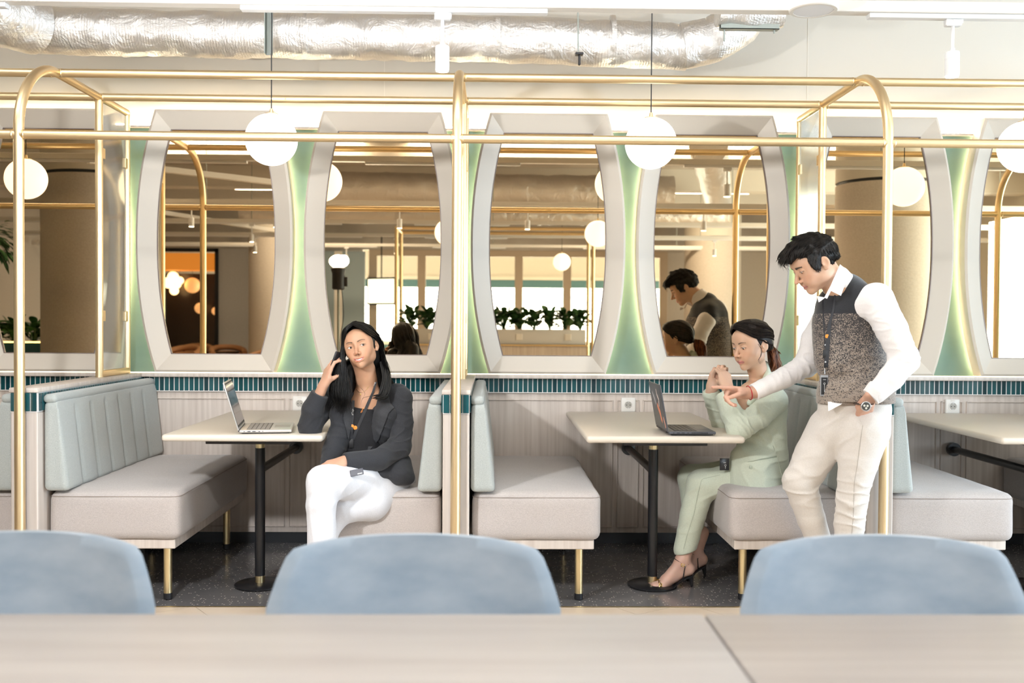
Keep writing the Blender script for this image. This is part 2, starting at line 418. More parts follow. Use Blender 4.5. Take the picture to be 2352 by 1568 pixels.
# diagonal tracks seen in the mirrors
for (p,q,lab) in (((-3.3,3.0,2.52),(-1.6,1.4,2.52),'slanting white lighting track seen at the top of the second mirror'),((-4.6,1.2,2.5),(-2.9,-3.5,2.5),'slanting white lighting track seen beside the studio lamp in the mirrors')):
    t = thing('lighting_track', lab, 'lighting track', p)
    d = Vector(q)-Vector(p); a = math.atan2(d.y,d.x); M = Matrix.Rotation(a,4,'Z')
    MB().box(0,d.length,-.03,.03,0,.05,.002,1,M=M).build('trunking', white, t, smooth=False)

# ================================================================ DUCTS
def duct_mesh(pts, rx, seed, n=28):
    """soft wrapped duct: swept ellipse with wrinkles"""
    pts = [Vector(p) for p in pts]; dense = []
    for i in range(len(pts)-1):
        k = max(1, int((pts[i+1]-pts[i]).length/.03))
        for j in range(k): dense.append(pts[i].lerp(pts[i+1], j/k))
    dense.append(pts[-1]); b = MB(); b.tube(dense, rx, n)
    for v in b.bm.verts:
        nn = noise.noise(v.co*Vector((5,5,5)) if False else Vector((v.co.x*5+seed, v.co.y*5, v.co.z*5)))
        n2 = noise.noise(Vector((v.co.x*19+seed, v.co.y*19, v.co.z*19)))
        n3 = abs(noise.noise(Vector((v.co.x*11-seed, v.co.y*11, v.co.z*11))))
        c = min(dense, key=lambda q: (q-v.co).length_squared) if False else None
        v.co += Vector((n2*.004, nn*.012+n2*.005, nn*.012-n3*.012+n2*.005))
    return b
D = thing('foil_duct', 'silver foil-wrapped air duct running along the top of the wall', 'air duct', (0,0,0))
duct_mesh([(-2.42,5.22,2.75),(-2.0,5.25,2.745),(0,5.28,2.745),(1.02,5.28,2.715)], .118, 1).build('duct_run', foil, D)
duct_mesh([(1.0,5.27,2.715),(1.15,5.25,2.74),(1.28,5.22,2.82),(1.36,5.18,2.95),(1.40,5.15,3.25)], [.118,.13,.13,.125,.12][0], 9).build('duct_elbow', foil, D)
duct_mesh([(-2.35,5.18,2.76),(-2.45,5.0,2.76),(-2.6,4.7,2.80),(-2.8,4.2,2.86),(-3.1,3.4,2.95)], .15, 5).build('duct_branch', foil, D)
for xx in (-1.93,-1.55,-.98,.02,.62): MB().lathe((xx,5.265,2.745), [(.112,-.012),(.121,-.012),(.121,.012),(.112,.012)], 28, axis='x').build('tape_band', foil, D)
t = thing('steel_strut', 'upright grey steel channel hanging in front of the foil duct', 'steel bracket', (-1.13,5.02,2.585))
MB().box(-.017,-.014,0,.04,0,.36).box(.014,.017,0,.04,0,.36).box(-.017,.017,.037,.04,0,.36).build('channel', steel, t, smooth=False)
MB().cyl((0,.02,.36),(0,.02,.715),.004,n=8).build('hanger_rod', steel, t)
t = thing('strut_bracket', 'level grey-green steel bracket under the duct elbow, top right', 'steel bracket', (0,0,0))
MB().box(1.08,1.36,4.75,4.79,2.655,2.658).box(1.08,1.36,4.75,4.753,2.655,2.69).box(1.08,1.36,4.787,4.79,2.655,2.69).build('channel', steel, t, smooth=False)
MB().cyl((1.10,4.77,2.6),(1.10,4.77,3.3),.004,n=8).cyl((1.34,4.77,2.64),(1.34,4.77,3.3),.004,n=8).build('hanger_rod', steel, t)
duct_mesh([(1.07,4.78,2.75),(1.22,4.78,2.74),(1.38,4.78,2.75)], .075, 3).build('wrapped_pipe', foil, t)
t = thing('duct_hanger', 'thin rod with a clamp hanging below the foil duct right of centre', 'hanger', (0,0,0))
MB().cyl((.425,5.05,2.62),(.415,5.05,3.3),.0035,n=8).build('rod', steel, t)
MB().box(.41,.45,5.03,5.07,2.60,2.612,.002,1).box(.425,.437,5.04,5.06,2.55,2.60,.003,1).build('clamp', darkplate, t)
D2 = thing('foil_duct', 'large foil-wrapped duct under the ceiling behind the table, seen in the mirrors', 'air duct', (0,0,0))
duct_mesh([(-1.9,-1.0,2.88),(2.2,-1.0,2.86)], .19, 12).build('duct_run', foil, D2)
D3 = thing('foil_duct', 'smaller foil-wrapped duct farther back, seen in the middle mirrors', 'air duct', (0,0,0))
duct_mesh([(-3.4,-2.3,2.72),(3.2,-2.4,2.72)], .14, 20).build('duct_run', foil, D3)
D4 = thing('foil_duct', 'foil-wrapped duct crossing the ceiling, seen at the right of the mirrors', 'air duct', (0,0,0))
duct_mesh([(1.9,2.4,2.82),(2.9,-1.6,2.82)], .17, 30).build('duct_run', foil, D4)

# ================================================================ WALL MIRRORS
def outline(hw_end, hw_mid, z0, z1, p=2.2, n=22):
    zm, hz = (z0+z1)/2, (z1-z0)/2; R = []
    for i in range(n+1):
        t = -1+2*i/n; R.append((hw_mid-(hw_mid-hw_end)*abs(t)**p, zm+hz*t))
    return [(x,z) for x,z in R] + [(-x,z) for x,z in R[::-1]]
def make_mirror():
    o1 = outline(.327,.432,.963,2.412); o1b = outline(.316,.420,.975,2.400); i1 = outline(.250,.328,1.062,2.310)
    n = len(o1)
    rings = [[(x,.10,z) for x,z in outline(.300,.405,.985,2.385)], [(x,.10,z) for x,z in o1], [(x,.008,z) for x,z in o1], [(x,0,z) for x,z in o1b], [(x,.048,z) for x,z in i1], [(x,.062,z) for x,z in i1]]
    pts = [p for r in rings for p in r]; fs = []
    for k in range(len(rings)-1):
        for i in range(n): fs.append([k*n+i, k*n+(i+1)%n, (k+1)*n+(i+1)%n, (k+1)*n+i])
    fr = MB().poly(pts, fs).mesh('mirror_frame', framew, ang=25)
    i2 = outline(.251,.329,1.061,2.311)
    gl = MB().poly([(x,.056,z) for x,z in i2]+[(x,.062,z) for x,z in i2], [list(range(n)), list(range(n,2*n))[::-1]]).mesh('mirror_glass', mirrorm, smooth=False)
    # dark thin bead between glass and frame
    bd1 = outline(.2505,.3285,1.0615,2.3105); bd2 = outline(.2465,.3245,1.0655,2.3065)
    bead = MB().poly([(x,.046,z) for x,z in bd1]+[(x,.046,z) for x,z in bd2]+[(x,.056,z) for x,z in bd2], [[i,(i+1)%n,n+(i+1)%n,n+i] for i in range(n)]+[[n+i,n+(i+1)%n,2*n+(i+1)%n,2*n+i] for i in range(n)]).mesh('bead', mat('mauve_bead',(.25,.19,.17),.4), smooth=False)
    a, c = outline(.305,.410,.985,2.385), outline(.305,.410,.985,2.385)
    ls = MB().poly([(x,.100,z) for x,z in a]+[(x,.114,z) for x,z in a], [[i,(i+1)%n,n+(i+1)%n,n+i] for i in range(n)]).mesh('led_strip', led_m, smooth=False)
    return fr, gl, bead, ls
fr, gl, bead, ls = make_mirror()
mlabels = ['leftmost mirror, cut by the frame edge, reflecting a leafy planter and a brown column',
 'mirror in a curved cream frame behind the open laptop on the left table',
 'curved cream-framed mirror right behind the dark-haired woman on the phone',
 'curved cream-framed mirror right of the middle brass post, reflecting a row of plants',
 'curved cream-framed mirror reflecting the standing man',
 'curved cream-framed mirror behind the standing man, reflecting a column and globe',
 'rightmost mirror, cut by the right edge of the picture']
xs = [CX-BAY*2+.4625-.0, CX-BAY-.4625, CX-BAY+.4625, CX-.4625, CX+.4625, CX+BAY-.4625, CX+BAY+.4625]
for x, lab in zip(xs, mlabels):
    t = thing('wall_mirror', lab, 'mirror', (x, 5.545, 0), 'row of curved wall mirrors')
    for nm, me in (('mirror_frame',fr),('mirror_glass',gl),('bead',bead),('led_strip',ls)): link(nm, me, t)

# ================================================================ BOOTH DIVIDERS
YF = 4.30
tmf = MB().box(-.0122,.0122,-.005,0,.857,.935,.0012,1).mesh('tile', tilem)
dl = ['booth divider at the far left, mostly outside the picture','wood booth divider with a green tile band at the left end','middle wood booth divider with a green tile band, behind the centre post','wood booth divider behind the standing man','booth divider beyond the right edge of the picture']
for p, lab in zip(PX, dl):
    if p < -3 or p > 3: 
        pass
    t = thing('booth_divider', lab, 'partition', (p, 0, 0), None)
    MB().box(-.0575,.0575,YF,5.62,0,.852,.004,1).build('wood_panel', wood, t)
    MB().box(-.0575,.0575,YF+.0005,5.606,.852,.936).build('grout_bed', grout, t, smooth=False)
    MB().box(-.062,.062,YF-.006,5.62,.936,.957,.004,2).build('cap', wood, t)
    for k in range(4):
        o = link('tile', tmf, t); o.location = (-.0425+.02833*k, YF-.0005, 0)
    if abs(p) < 3:
        for sgn in (-1,1):
            y = YF+.022
            while y < 5.59:
                o = link('tile', tm, t); o.location = (sgn*.0585, y, 0); o.rotation_euler = (0,0,sgn*PI/2); y += pitch

# ================================================================ BRASS FRAMEWORK
YP, ZR, ZT, Y2, Y3, Y4 = 4.26, 2.03, 2.38, 4.63, 5.12, 5.50
t = thing('brass_framework', 'brass tube framework of posts, arches and rails around the booths', 'metal frame', (0,0,0))
arc = [(YP, ZR+.02+.0)] 
for p in PX:
    nn = 14; pts = [(0,YP,0),(0,YP,1.0),(0,YP,ZR)]
    for i in range(1, nn+1):
        a = PI/2*i/nn; pts.append((0, YP+.37*(1-math.cos(a)), ZR+.02+(ZT-ZR-.02)*math.sin(a)))
    o = MB().tube(pts, .0215, 18).build('arched_post', brass, t); o.location = (p,0,0)
    o = MB().tube([(0,Y2-.0,ZT),(0,Y4,ZT)], .0195, 16).build('top_bar', brass, t); o.location = (p,0,0)
    o = MB().tube([(0,Y3,.957),(0,Y3,ZT)], .0190, 16).build('upright', brass, t); o.location = (p,0,0)
    o = MB().tube([(0,Y4,.957),(0,Y4,ZT)], .0190, 16).build('upright', brass, t); o.location = (p,0,0)
    o = MB().box(-.019,.019,Y3,Y4,.957,.99,.006,2).build('bottom_bar', brass, t); o.location = (p,0,0)
    # ribbed glass pane with clips
    g = MB(); n = 44
    for i in range(n):
        a, c = Y3+.019+(Y4-Y3-.038)*i/n, Y3+.019+(Y4-Y3-.038)*(i+1)/n
        m_ = (a+c)/2
        g.poly([(-.004,a,.99),(-.0080,m_,.99),(-.004,c,.99),(.004,c,.99),(.004,a,.99),(-.004,a,2.36),(-.0080,m_,2.36),(-.004,c,2.36),(.004,c,2.36),(.004,a,2.36)],
               [[0,1,6,5],[1,2,7,6],[3,4,9,8],[0,4,3,2,1],[5,6,7,8,9]])
    o = g.build('ribbed_glass_pane', ribglass, t, ang=80); o.location = (p,0,0)
    for zz in (1.27,2.10):
        for yy in (Y3+.03, Y4-.035):
            cl = MB().box(-.014,.014,-.018,.018,-.027,.027,.002,1).build('glass_clip', brass, o); cl.location = (0,yy,zz)
xs_ = [-5.0]+PX+[5.2]
for i in range(len(xs_)-1):
    for (yy,zz) in ((YP,ZR),(Y2,ZT),(Y3,ZT)):
        o = MB().tube([(xs_[i],yy,zz),((xs_[i]+xs_[i+1])/2,yy,zz),(xs_[i+1],yy,zz)], .0195, 16).build('rail', brass, t)
wc = MB().lathe((0,0,0), [(.0195,-.004),(.0212,0),(.0195,.004)], 16, axis='x').mesh('weld_collar', brass)
for p in PX:
    for (yy,zz) in ((YP,ZR),(Y2,ZT),(Y3,ZT)):
        for sg in (-1,1): o = link('weld_collar', wc, t); o.location = (p+sg*.024,yy,zz)
# end screen beyond the last booth
t2 = thing('brass_end_screen', 'brass end screen with ribbed glass seen in the rightmost mirror', 'metal frame', (4.42,0,0))
MB().tube([(0,4.3,0),(0,4.3,2.05)]+[(0,4.3+.37*(1-math.cos(PI/2*i/8)),2.05+.33*math.sin(PI/2*i/8)) for i in range(1,9)], .02,14).build('arched_post', brass, t2)
MB().tube([(0,4.72,0),(0,4.72,2.38)], .02,14).build('upright', brass, t2)
MB().box(-.005,.005,4.33,4.70,.2,2.05).build('ribbed_glass_pane', ribglass, t2, smooth=False)

# ================================================================ BENCHES, BACKRESTS, TABLES
BW, YB0, YB1 = .57, 4.37, 5.605
def make_bench(sgn, label):
    """sgn=+1: seat extends to +X from the divider face at local x=0"""
    t = thing('booth_bench', label, 'bench', (0,0,0), 'upholstered booth benches')
    cx = sgn*(.012+BW/2); cy = (YB0+YB1)/2; hx, hy = BW/2, (YB1-YB0)/2
    def puff(p):
        q = Vector(p); fx = max(0,1-(q.x/hx)**2); fy = max(0,1-(q.y/hy)**4)
        if q.z > 0: q.z += .012*fx**.5*fy
        q.x += .004*noise.noise(Vector((q.y*6, q.z*6, sgn*3))); q.y += .004*noise.noise(Vector((q.x*7, q.z*9, 5+sgn)))
        q.z += .0025*noise.noise(Vector((q.x*8,q.y*8,sgn)))
        return q
    c = MB().rbox((cx,cy,.392), (hx,hy,.108), .038, .035, puff).build('seat_cushion', fabric, t, ang=80)
    # seam piping around the top edge
    r = .03; loop = []
    for (ex,ey,a0) in ((hx-.04,hy-.04,0),(-hx+.04,hy-.04,90),(-hx+.04,-hy+.04,180),(hx-.04,-hy+.04,270)):
        for k in range(5):
            a = math.radians(a0+k*22.5); loop.append((cx+ex+.0385*math.cos(a), cy+ey+.0385*math.sin(a), .478))
    loop.append(loop[0]); MB().tube(loop, .0016, 6, caps=False).build('seam', mat('seam_thread',(.30,.25,.22),.9) if 'seam_thread' not in MATS else MATS['seam_thread'], c)
    x0, x1 = sorted((sgn*.03, sgn*(.012+BW-.028)))
    MB().box(x0,x1,YB0+.03,YB1,.243,.286,.003,1).build('plinth', wood, t)
    for lx in (.085, BW-.075):
        for ly in (YB0+.115, YB1-.13):
            l = MB().cyl((sgn*lx,ly,.012),(sgn*lx,ly,.244),.0185,n=20).build('leg', brass_leg, t)
            MB().cyl((sgn*lx,ly,0),(sgn*lx,ly,.026),.0195,n=20).build('foot', blackp, l)
    # backrest: wedge, thick at the bottom, channel-tufted
    hz = .195; th = .052
    seams = [YB0-.02+.172*k for k in range(1,7)]
    hyb = (YB1-YB0+.03)/2; cyb = (YB0+YB1-.03)/2
    def back(p):
        q = Vector(p); f = (q.z+hz)/(2*hz)           # 0 bottom .. 1 top
        side = q.x*sgn                                # + = towards the sitter
        if side > 0:
            s_ = (side/(th))
            q.x = sgn*(side - (.045*f)*s_ )
            if q.z < hz-.03:
                y = q.y+cyb; d = min(abs(y-sy) for sy in seams)
                q.x -= sgn*s_*(.010*math.exp(-(d/.010)**2) - .004*(min(1,d/.08)))
        return q
    bk = MB().rbox((sgn*(.006+th),cyb,.505+hz), (th,hyb,hz), .022, .0145, back).build('backrest', fabric_g, t, ang=80)
    MB().rbox((sgn*(.006+.027),cyb,.907), (.030,hyb+.002,.020), .019, .04).build('top_roll', fabric_g, bk, ang=80)
    return t
fx = .0575
benchR = make_bench(+1, 'oatmeal bench with sage backrest left of the left table'); benchR.location = (PX[1]+fx,0,0)
benchL = make_bench(-1, 'oatmeal bench that the dark-haired woman in the charcoal blazer sits on'); benchL.location = (PX[2]-fx,0,0)
copy_tree(benchR, (PX[2]+fx,0,0), 'empty oatmeal bench with sage backrest just right of the centre post')
copy_tree(benchL, (PX[3]-fx,0,0), 'oatmeal bench that the woman in the pale green suit sits on')
copy_tree(benchR, (PX[3]+fx,0,0), 'oatmeal bench at the right edge, right of the standing man')
copy_tree(benchL, (PX[1]-fx,0,0), 'oatmeal bench cut off at the left edge of the picture')
copy_tree(benchL, (PX[4]-fx,0,0), 'oatmeal bench beyond the right edge, behind the third table')

def make_table(label):
    t = thing('booth_table', label, 'table', (0,0,0), 'cream booth tables')
    MB().box(-.3525,.3525,4.375,5.60,.719,.75,.0135,4).build('tabletop', cream, t)
    MB().box(-.18,.20,4.45,5.2,.700,.7185,.002,1).build('mounting_plate', darkplate, t)
    MB().cyl((0,4.72,.045),(0,4.72,.650),.0235,n=24).build('column', blackm, t)
    MB().cyl((0,4.72,.650),(0,4.72,.700),.021,n=24).build('brass_collar', brass_leg, t)
    MB().cyl((0,4.72,.010),(0,4.72,.046),.022,n=24).build('brass_collar', brass_leg, t)
    MB().lathe((0,4.72,0), [(.118,0),(.118,.006),(.112,.010),(.03,.013)], 40).build('base_plate', blackm, t)
    MB().cyl((0,4.72,.545),(0,5.60,.545),.0195,n=18).build('wall_brace', blackm, t)
    MB().cyl((0,5.575,.545),(0,5.60,.545),.038,n=24).build('wall_flange', blackm, t)
    return t
tb = make_table('cream table under the open silver laptop'); tb.location = (CX-BAY-.015,0,0)
copy_tree(tb, (CX,0,0), 'cream table under the black laptop'); copy_tree(tb, (CX+BAY,0,0), 'cream table cut off at the right edge of the picture')
copy_tree(tb, (CX-2*BAY,0,0), 'cream table beyond the left edge of the picture')

# sockets
def socket(label):
    t = thing('wall_socket', label, 'socket', (0,5.616,.787), 'white wall sockets')
    MB().box(-.041,.041,-.012,.006,-.041,.041,.007,3).build('cover_plate', socket_m, t)
    b = MB().lathe((0,0,0), [(.0265,-.0125),(.0265,-.014),(.022,-.015),(.0195,-.0125),(.0195,.0)], 32, axis='y')
    b.build('socket_ring', socket_m, t)
    MB().lathe((0,0,0), [(.0193,-.0128),(.001,-.0127)], 28, axis='y').build('socket_well', mat('socket_well',(.42,.40,.36),.5) if 'socket_well' not in MATS else MATS['socket_well'], t)
    b = MB()
    for sx in (-.0095,.0095): b.cyl((sx,-.0145,0),(sx,-.012,0),.0028,n=12)
    b.build('pin_hole', blackp, t)
    b = MB()
    for sz in (-.0165,.0165): b.box(-.0025,.0025,-.0155,-.012,sz-.002,sz+.002)
    b.build('earth_clip', steel_b, t)
    MB().box(-.012,.012,-.0135,-.012,.028,.037,.001,1).build('label_tab', white, t)
    return t
sk = socket('white wall socket above the left table'); sk.location.x = CX-BAY
copy_tree(sk, (CX,5.616,.787), 'white wall socket above the table with the black laptop'); copy_tree(sk, (CX+BAY,5.616,.787), 'white wall socket above the table at the right edge')

# globes
def globe(loc, label, group='opal globe pendant lamps'):
    t = thing('globe_pendant', label, 'pendant lamp', loc, group)
    o = MB().sphere((0,0,0), .126, 48, 28).build('globe', globe_m, t)
    MB().lathe((0,0,.119), [(.034,.0),(.034,.006),(.010,.010),(.007,.030),(.003,.032)], 24).build('brass_cap', brass, t)
    MB().cyl((0,0,.14),(0,0,3.3-loc[2]),.0028,n=8).build('cord', blackp, t)
    return t
gl_l = {-2:'lit globe pendant seen only in the leftmost mirror',-1:'lit white globe pendant over the left table',0:'lit white globe pendant over the table with the black laptop',1:'lit white globe pendant cut by the right edge of the picture'}
for k in (-2,-1,0,1): globe((CX+BAY*k-.0, 4.88, 2.13), gl_l[k])
globe((-.43,1.7,2.10), 'lit globe pendant over the near dining table, seen in the third mirror'); globe((1.0,1.7,2.10), 'lit globe pendant over the near dining table, seen in the fourth mirror')
globe((.99,-3.1,2.12), 'small distant lit globe pendant seen above the plants in the fourth mirror')

# ================================================================ NEAR DINING TABLE AND CHAIRS
for (x0,x1,lab) in ((-2.6,.3655,'long blond wood dining table in the left and middle foreground'),(.369,3.0,'blond wood dining table in the right foreground')):
    t = thing('dining_table', lab, 'table', (0,0,0), 'blurred foreground dining tables')
    MB().box(x0,x1,.92,1.70,.718,.75,.004,2).build('tabletop', wood_h, t)
    for lx in (x0+.08, x1-.08):
        for ly in (1.0,1.62): MB().cyl((lx,ly,0),(lx,ly,.718),.022,n=16).build('leg', blackm, t)
def make_chair(label):
    t = thing('velvet_chair', label, 'chair', (0,0,0), 'blue-grey velvet dining chairs')
    # curved shell backrest, opening towards -Y
    b = MB(); nu, nv = 36, 16; th = .030
    def S(u, v, off):
        a = u*1.02; R = .300+off
        top = .813 - .040*abs(u)**2.6 - .16*max(0,abs(u)-.80)**1.2*4
        z = .44 + (top-.44)*v
        lean = .05*v
        return Vector((R*math.sin(a)*1.04, .02+(R*math.cos(a)-.30)*.55+lean, z))
    grids = []
    for off in (0, th):
        grids.append([[b.bm.verts.new(S(-1+2*i/nu, j/nv, off)) for j in range(nv+1)] for i in range(nu+1)])
    A, B = grids
    for i in range(nu):
        for j in range(nv):
            b.bm.faces.new((A[i][j],A[i+1][j],A[i+1][j+1],A[i][j+1])); b.bm.faces.new((B[i][j],B[i][j+1],B[i+1][j+1],B[i+1][j]))
    for i in range(nu):
        b.bm.faces.new((A[i][nv],A[i+1][nv],B[i+1][nv],B[i][nv])); b.bm.faces.new((A[i][0],B[i][0],B[i+1][0],A[i+1][0]))
    for j in range(nv):
        b.bm.faces.new((A[0][j],A[0][j+1],B[0][j+1],B[0][j])); b.bm.faces.new((A[nu][j],B[nu][j],B[nu][j+1],A[nu][j+1]))
    es = [e for e in b.bm.edges if e.is_manifold and e.calc_face_angle(0) > .9]
    bmesh.ops.bevel(b.bm, geom=es, offset=.012, segments=3, profile=.5, affect='EDGES')
    bk = b.build('backrest', velvet, t, ang=80)
    MB().rbox((0,-.20,.445), (.245,.235,.042), .035, .05, lambda p: Vector((p.x*(1-.12*(p.y/.235 if p.y<0 else 0)*-1*0), p.y, p.z+.008*(1-(p.x/.25)**2)))).build('seat', velvet, t, ang=80)
    for sx in (-1,1):
        for (y0,y1) in ((-.38,-.42),(-.03,.03)): MB().cyl((sx*.19,y0,.41),(sx*.23,y1,0),.014,.009,n=14).build('leg', blackm, t)
    return t
ch = make_chair('blue-grey velvet chair in the middle foreground'); ch.location = (-.153,1.97,0)
copy_tree(ch, (-.955,1.97,.004), 'blue-grey velvet chair cut by the left edge in the foreground'); copy_tree(ch, (.79,1.97,-.004+.004), 'blue-grey velvet chair in the right foreground')

# ================================================================ LAPTOPS
def laptop(label, loc, rz, body, keyc, lid_tilt, depth, width, lidlen, art=False, open_dir=1):
    """base spans local x 0..depth (towards the user), y 0..width; hinge at x=0"""
    t = thing('laptop', label, 'laptop', loc, None, rz)
    MB().box(0,depth,0,width,.003,.016,.005,3).build('base', body, t)
    MB().box(.012,depth-.012,.012,width-.012,.0,.004).build('underside', blackp, t, smooth=False)
    kb = MB().box(.030,.132,.022,width-.022,.0155,.0165).build('keyboard_tray', mat('key_well',tuple(c*.35 for c in keyc),.6), t, smooth=False)
    km = MB().box(0,.0165,0,.0165,0,.0016,.0008,1).mesh('key', mat('key_cap',keyc,.5))
    nk = int((width-.05)/.0195)
    for r in range(5):
        for k in range(nk):
            o = link('key', km, kb); o.location = (.0325+.0197*r, .0255+.0195*k, .0163)
    MB().box(.145,depth-.012,width*.32,width*.68,.0158,.0164).build('touchpad', mat('pad',tuple(min(1,c*1.2) for c in keyc),.3), t, smooth=False)
    b = MB()
    for (a,c) in ((.020,.024),(.036,.049),(.057,.071),(.083,.090),(.100,.103)): b.box(a,c,-.0006,.001,.0075,.0115)
    if art:
        for k in range(11): b.box(.105+.0065*k,.1095+.0065*k,-.0006,.001,.0065,.0125)
    b.build('port', blackp, t, smooth=False)
    # lid, tilting back beyond vertical
    M = Matrix.Translation((0.0,0,.014)) @ Matrix.Rotation(-math.radians(lid_tilt),4,'Y')
    MB().box(-.006,0,0,width,0,lidlen,.0025,2,M=M).build('lid', body, t)
    MB().box(0,.0006,.006,width-.006,.012,lidlen-.006,M=M).build('bezel', blackp, t, smooth=False)
    scr = mat('screen_glass_'+('a' if art else 'b'), (.02,.02,.022), .08)
    MB().box(.0006,.0009,.010,width-.010,.022,lidlen-.012,M=M).build('screen', scr, t, smooth=False)
    MB().cyl((-.003,.03,.012),(-.003,width-.03,.012),.006,n=12).build('hinge', blackp, t)
    if art:
        # pink, white and orange streaks laid flat on the grey lid
        def streak(pts, w, col, nm):
            bb = MB()
            L = []
            for i,(y,z) in enumerate(pts):
                a = pts[max(0,i-1)]; c = pts[min(len(pts)-1,i+1)]; dy, dz = c[0]-a[0], c[1]-a[1]; n_ = math.hypot(dy,dz)
                ww = w*(.5+.5*math.sin(PI*(i+.6)/(len(pts)+.2)))
                L.append((y-dz/n_*ww, z+dy/n_*ww, y+dz/n_*ww, z-dy/n_*ww))
            pts3 = [M@Vector((-.0064,l[0],l[1])) for l in L]+[M@Vector((-.0064,l[2],l[3])) for l in L]; n_=len(L)
            bb.poly(pts3, [[i,i+1,n_+i+1,n_+i] for i in range(n_-1)]); bb.build(nm, mat(nm,col,.4), t, smooth=False)
        W, H = width, lidlen
        streak([(W*.42,H*.88),(W*.40,H*.76),(W*.30,H*.66),(W*.34,H*.58),(W*.36,H*.50)], .010, (.75,.62,.58), 'white_streak')
        streak([(W*.52,H*.53),(W*.44,H*.45),(W*.36,H*.36),(W*.34,H*.26),(W*.28,H*.18)], .018, (.80,.24,.12), 'orange_streak')
        streak([(W*.14,H*.30),(W*.09,H*.18),(W*.06,H*.08)], .010, (.80,.35,.28), 'pink_streak')
        streak([(W*.80,H*.78),(W*.66,H*.62),(W*.62,H*.52)], .012, (.50,.50,.54), 'grey_streak')
    return t
silver = mat('silver_aluminium', (.62,.60,.58), .35, .6); greylap = mat('graphite_grey', (.085,.09,.105), .38, .3)
laptop('open silver laptop on the left table', (-1.1136, 4.4, 0.7517), math.radians(9), silver, (.30,.27,.24), 17, .227, .32, .222)
laptop('open black laptop with coloured streaks on its lid', (0.7856, 4.4, 0.7535), 0, greylap, (.05,.05,.055), 10, .212, .315, .212, art=True)

# ================================================================ ROOM BEHIND THE CAMERA (seen in the mirrors)
def column(x, y, label):
    t = thing('round_column', label, 'column', (x,y,0), 'round plastered columns')
    MB().cyl((0,0,.004),(0,0,2.60),.45,n=64).build('shaft', plast, t)
    MB().cyl((0,0,2.60),(0,0,2.63),.438,n=64).build('shadow_gap', blackp, t)
    MB().cyl((0,0,2.63),(0,0,3.02),.45,n=64).build('head', wallw, t)
for i,(x,y) in enumerate([(-3.85,1.55),(3.80,1.55),(-3.45,-4.85),(3.55,-4.85)]):
    column(x,y,['brown plastered column reflected in the leftmost mirror','plastered column reflected behind the standing man','far plastered column reflected at the right of the second mirror','far plastered column reflected behind the mirrored man'][i])
# planter divider under a brass portal
t = thing('brass_portal', 'brass double portal frame above the plant box, seen in the middle mirrors', 'metal frame', (0,-1.05,0))
for yy,(x0,x1) in ((.2,(-1.163,1.215)),(-.42,(-1.163,1.215))):
    for xx in (x0,x1): MB().tube([(xx,yy,0),(xx,yy,2.38)], .022, 14).build('post', brass, t)
    MB().tube([(x0,yy,2.38),(x1,yy,2.38)], .022, 14).build('rail', brass, t)
for xx in (-1.163,1.215): MB().tube([(xx,-.42,2.38),(xx,.2,2.38)], .022, 14).build('rail', brass, t)
t = thing('planter_divider', 'low divider topped by a pale plant box, reflected in the middle mirrors', 'planter', (0,-1.15,0))
marble = mat('pale_marble',(.62,.62,.62),.35)
MB().box(-1.10,1.16,-.12,.12,.004,.96).build('divider_wall', wood, t, smooth=False)
MB().box(-1.12,1.17,-.14,.14,.96,.98,.003,1).build('brass_edge', brass, t)
MB().box(-1.09,1.15,-.11,.11,.98,1.165,.006,2).build('plant_box', marble, t)
b = MB()
for xx in (-.75,.33,.93): b.box(xx-.04,xx+.04,.108,.116,1.03,1.11,.004,1)
b.build('socket_plate', socket_m, t)
def leaf(b, base, d, L, w, rnd):
    base = Vector(base); d = Vector(d).normalized(); s_ = d.cross(Vector((rnd.uniform(-.3,.3),rnd.uniform(-.3,.3),1))).normalized(); up_ = s_.cross(d)
    n_ = 6; prev = None
    for i in range(n_+1):
        u = i/n_; wd = w*math.sin(PI*min(1,u*.92+.08))**.8*(1-u*.25); c = base+d*L*u-Vector((0,0,1))*L*.35*u*u
        ring = [b.bm.verts.new(c-s_*wd+up_*wd*.25), b.bm.verts.new(c), b.bm.verts.new(c+s_*wd+up_*wd*.25)]
        if prev:
            b.bm.faces.new((prev[0],prev[1],ring[1],ring[0])); b.bm.faces.new((prev[1],prev[2],ring[2],ring[1]))
        prev = ring
rnd = random.Random(77)
def make_plant(label, group):
    t = thing('leafy_plant', label, 'plant', (0,0,0), group)
    b = MB(); st = MB()
    for i in range(40):
        a = rnd.uniform(0,6.28); el = rnd.uniform(.15,1.2); r_ = rnd.uniform(.0,.11); h_ = rnd.uniform(.03,.21)
        base = Vector((math.cos(a)*r_,math.sin(a)*r_*.7,h_)); d = Vector((math.cos(a)*math.cos(el),math.sin(a)*math.cos(el)*.8,math.sin(el)))
        leaf(b, base, d, rnd.uniform(.12,.19), rnd.uniform(.036,.054), rnd); st.tube([(0,0,-.02),base*.6,base],.003,5)
    b.build('leaves', leafm, t, ang=80); st.build('stem', leafm, t); return t
pl = [make_plant('broad-leaved green plant in the pale plant box', 'plants in the plant box') for _ in range(3)]
k = 0; NTH = 'first second third fourth fifth sixth seventh eighth ninth tenth eleventh last'.split()
for xx in [-1.0+.19*i for i in range(12)]:
    if k < 3: o = pl[k]; o.location = (xx,-1.15,1.165); o['label'] = 'broad-leaved plant in the pale plant box, %s from the left' % NTH[k]
    else: copy_tree(pl[k%3], label='broad-leaved plant in the pale plant box, %s from the left' % NTH[k], loc=(xx,-1.15+rnd.uniform(-.02,.02),1.165), rz=rnd.uniform(0,6.28))
    k += 1
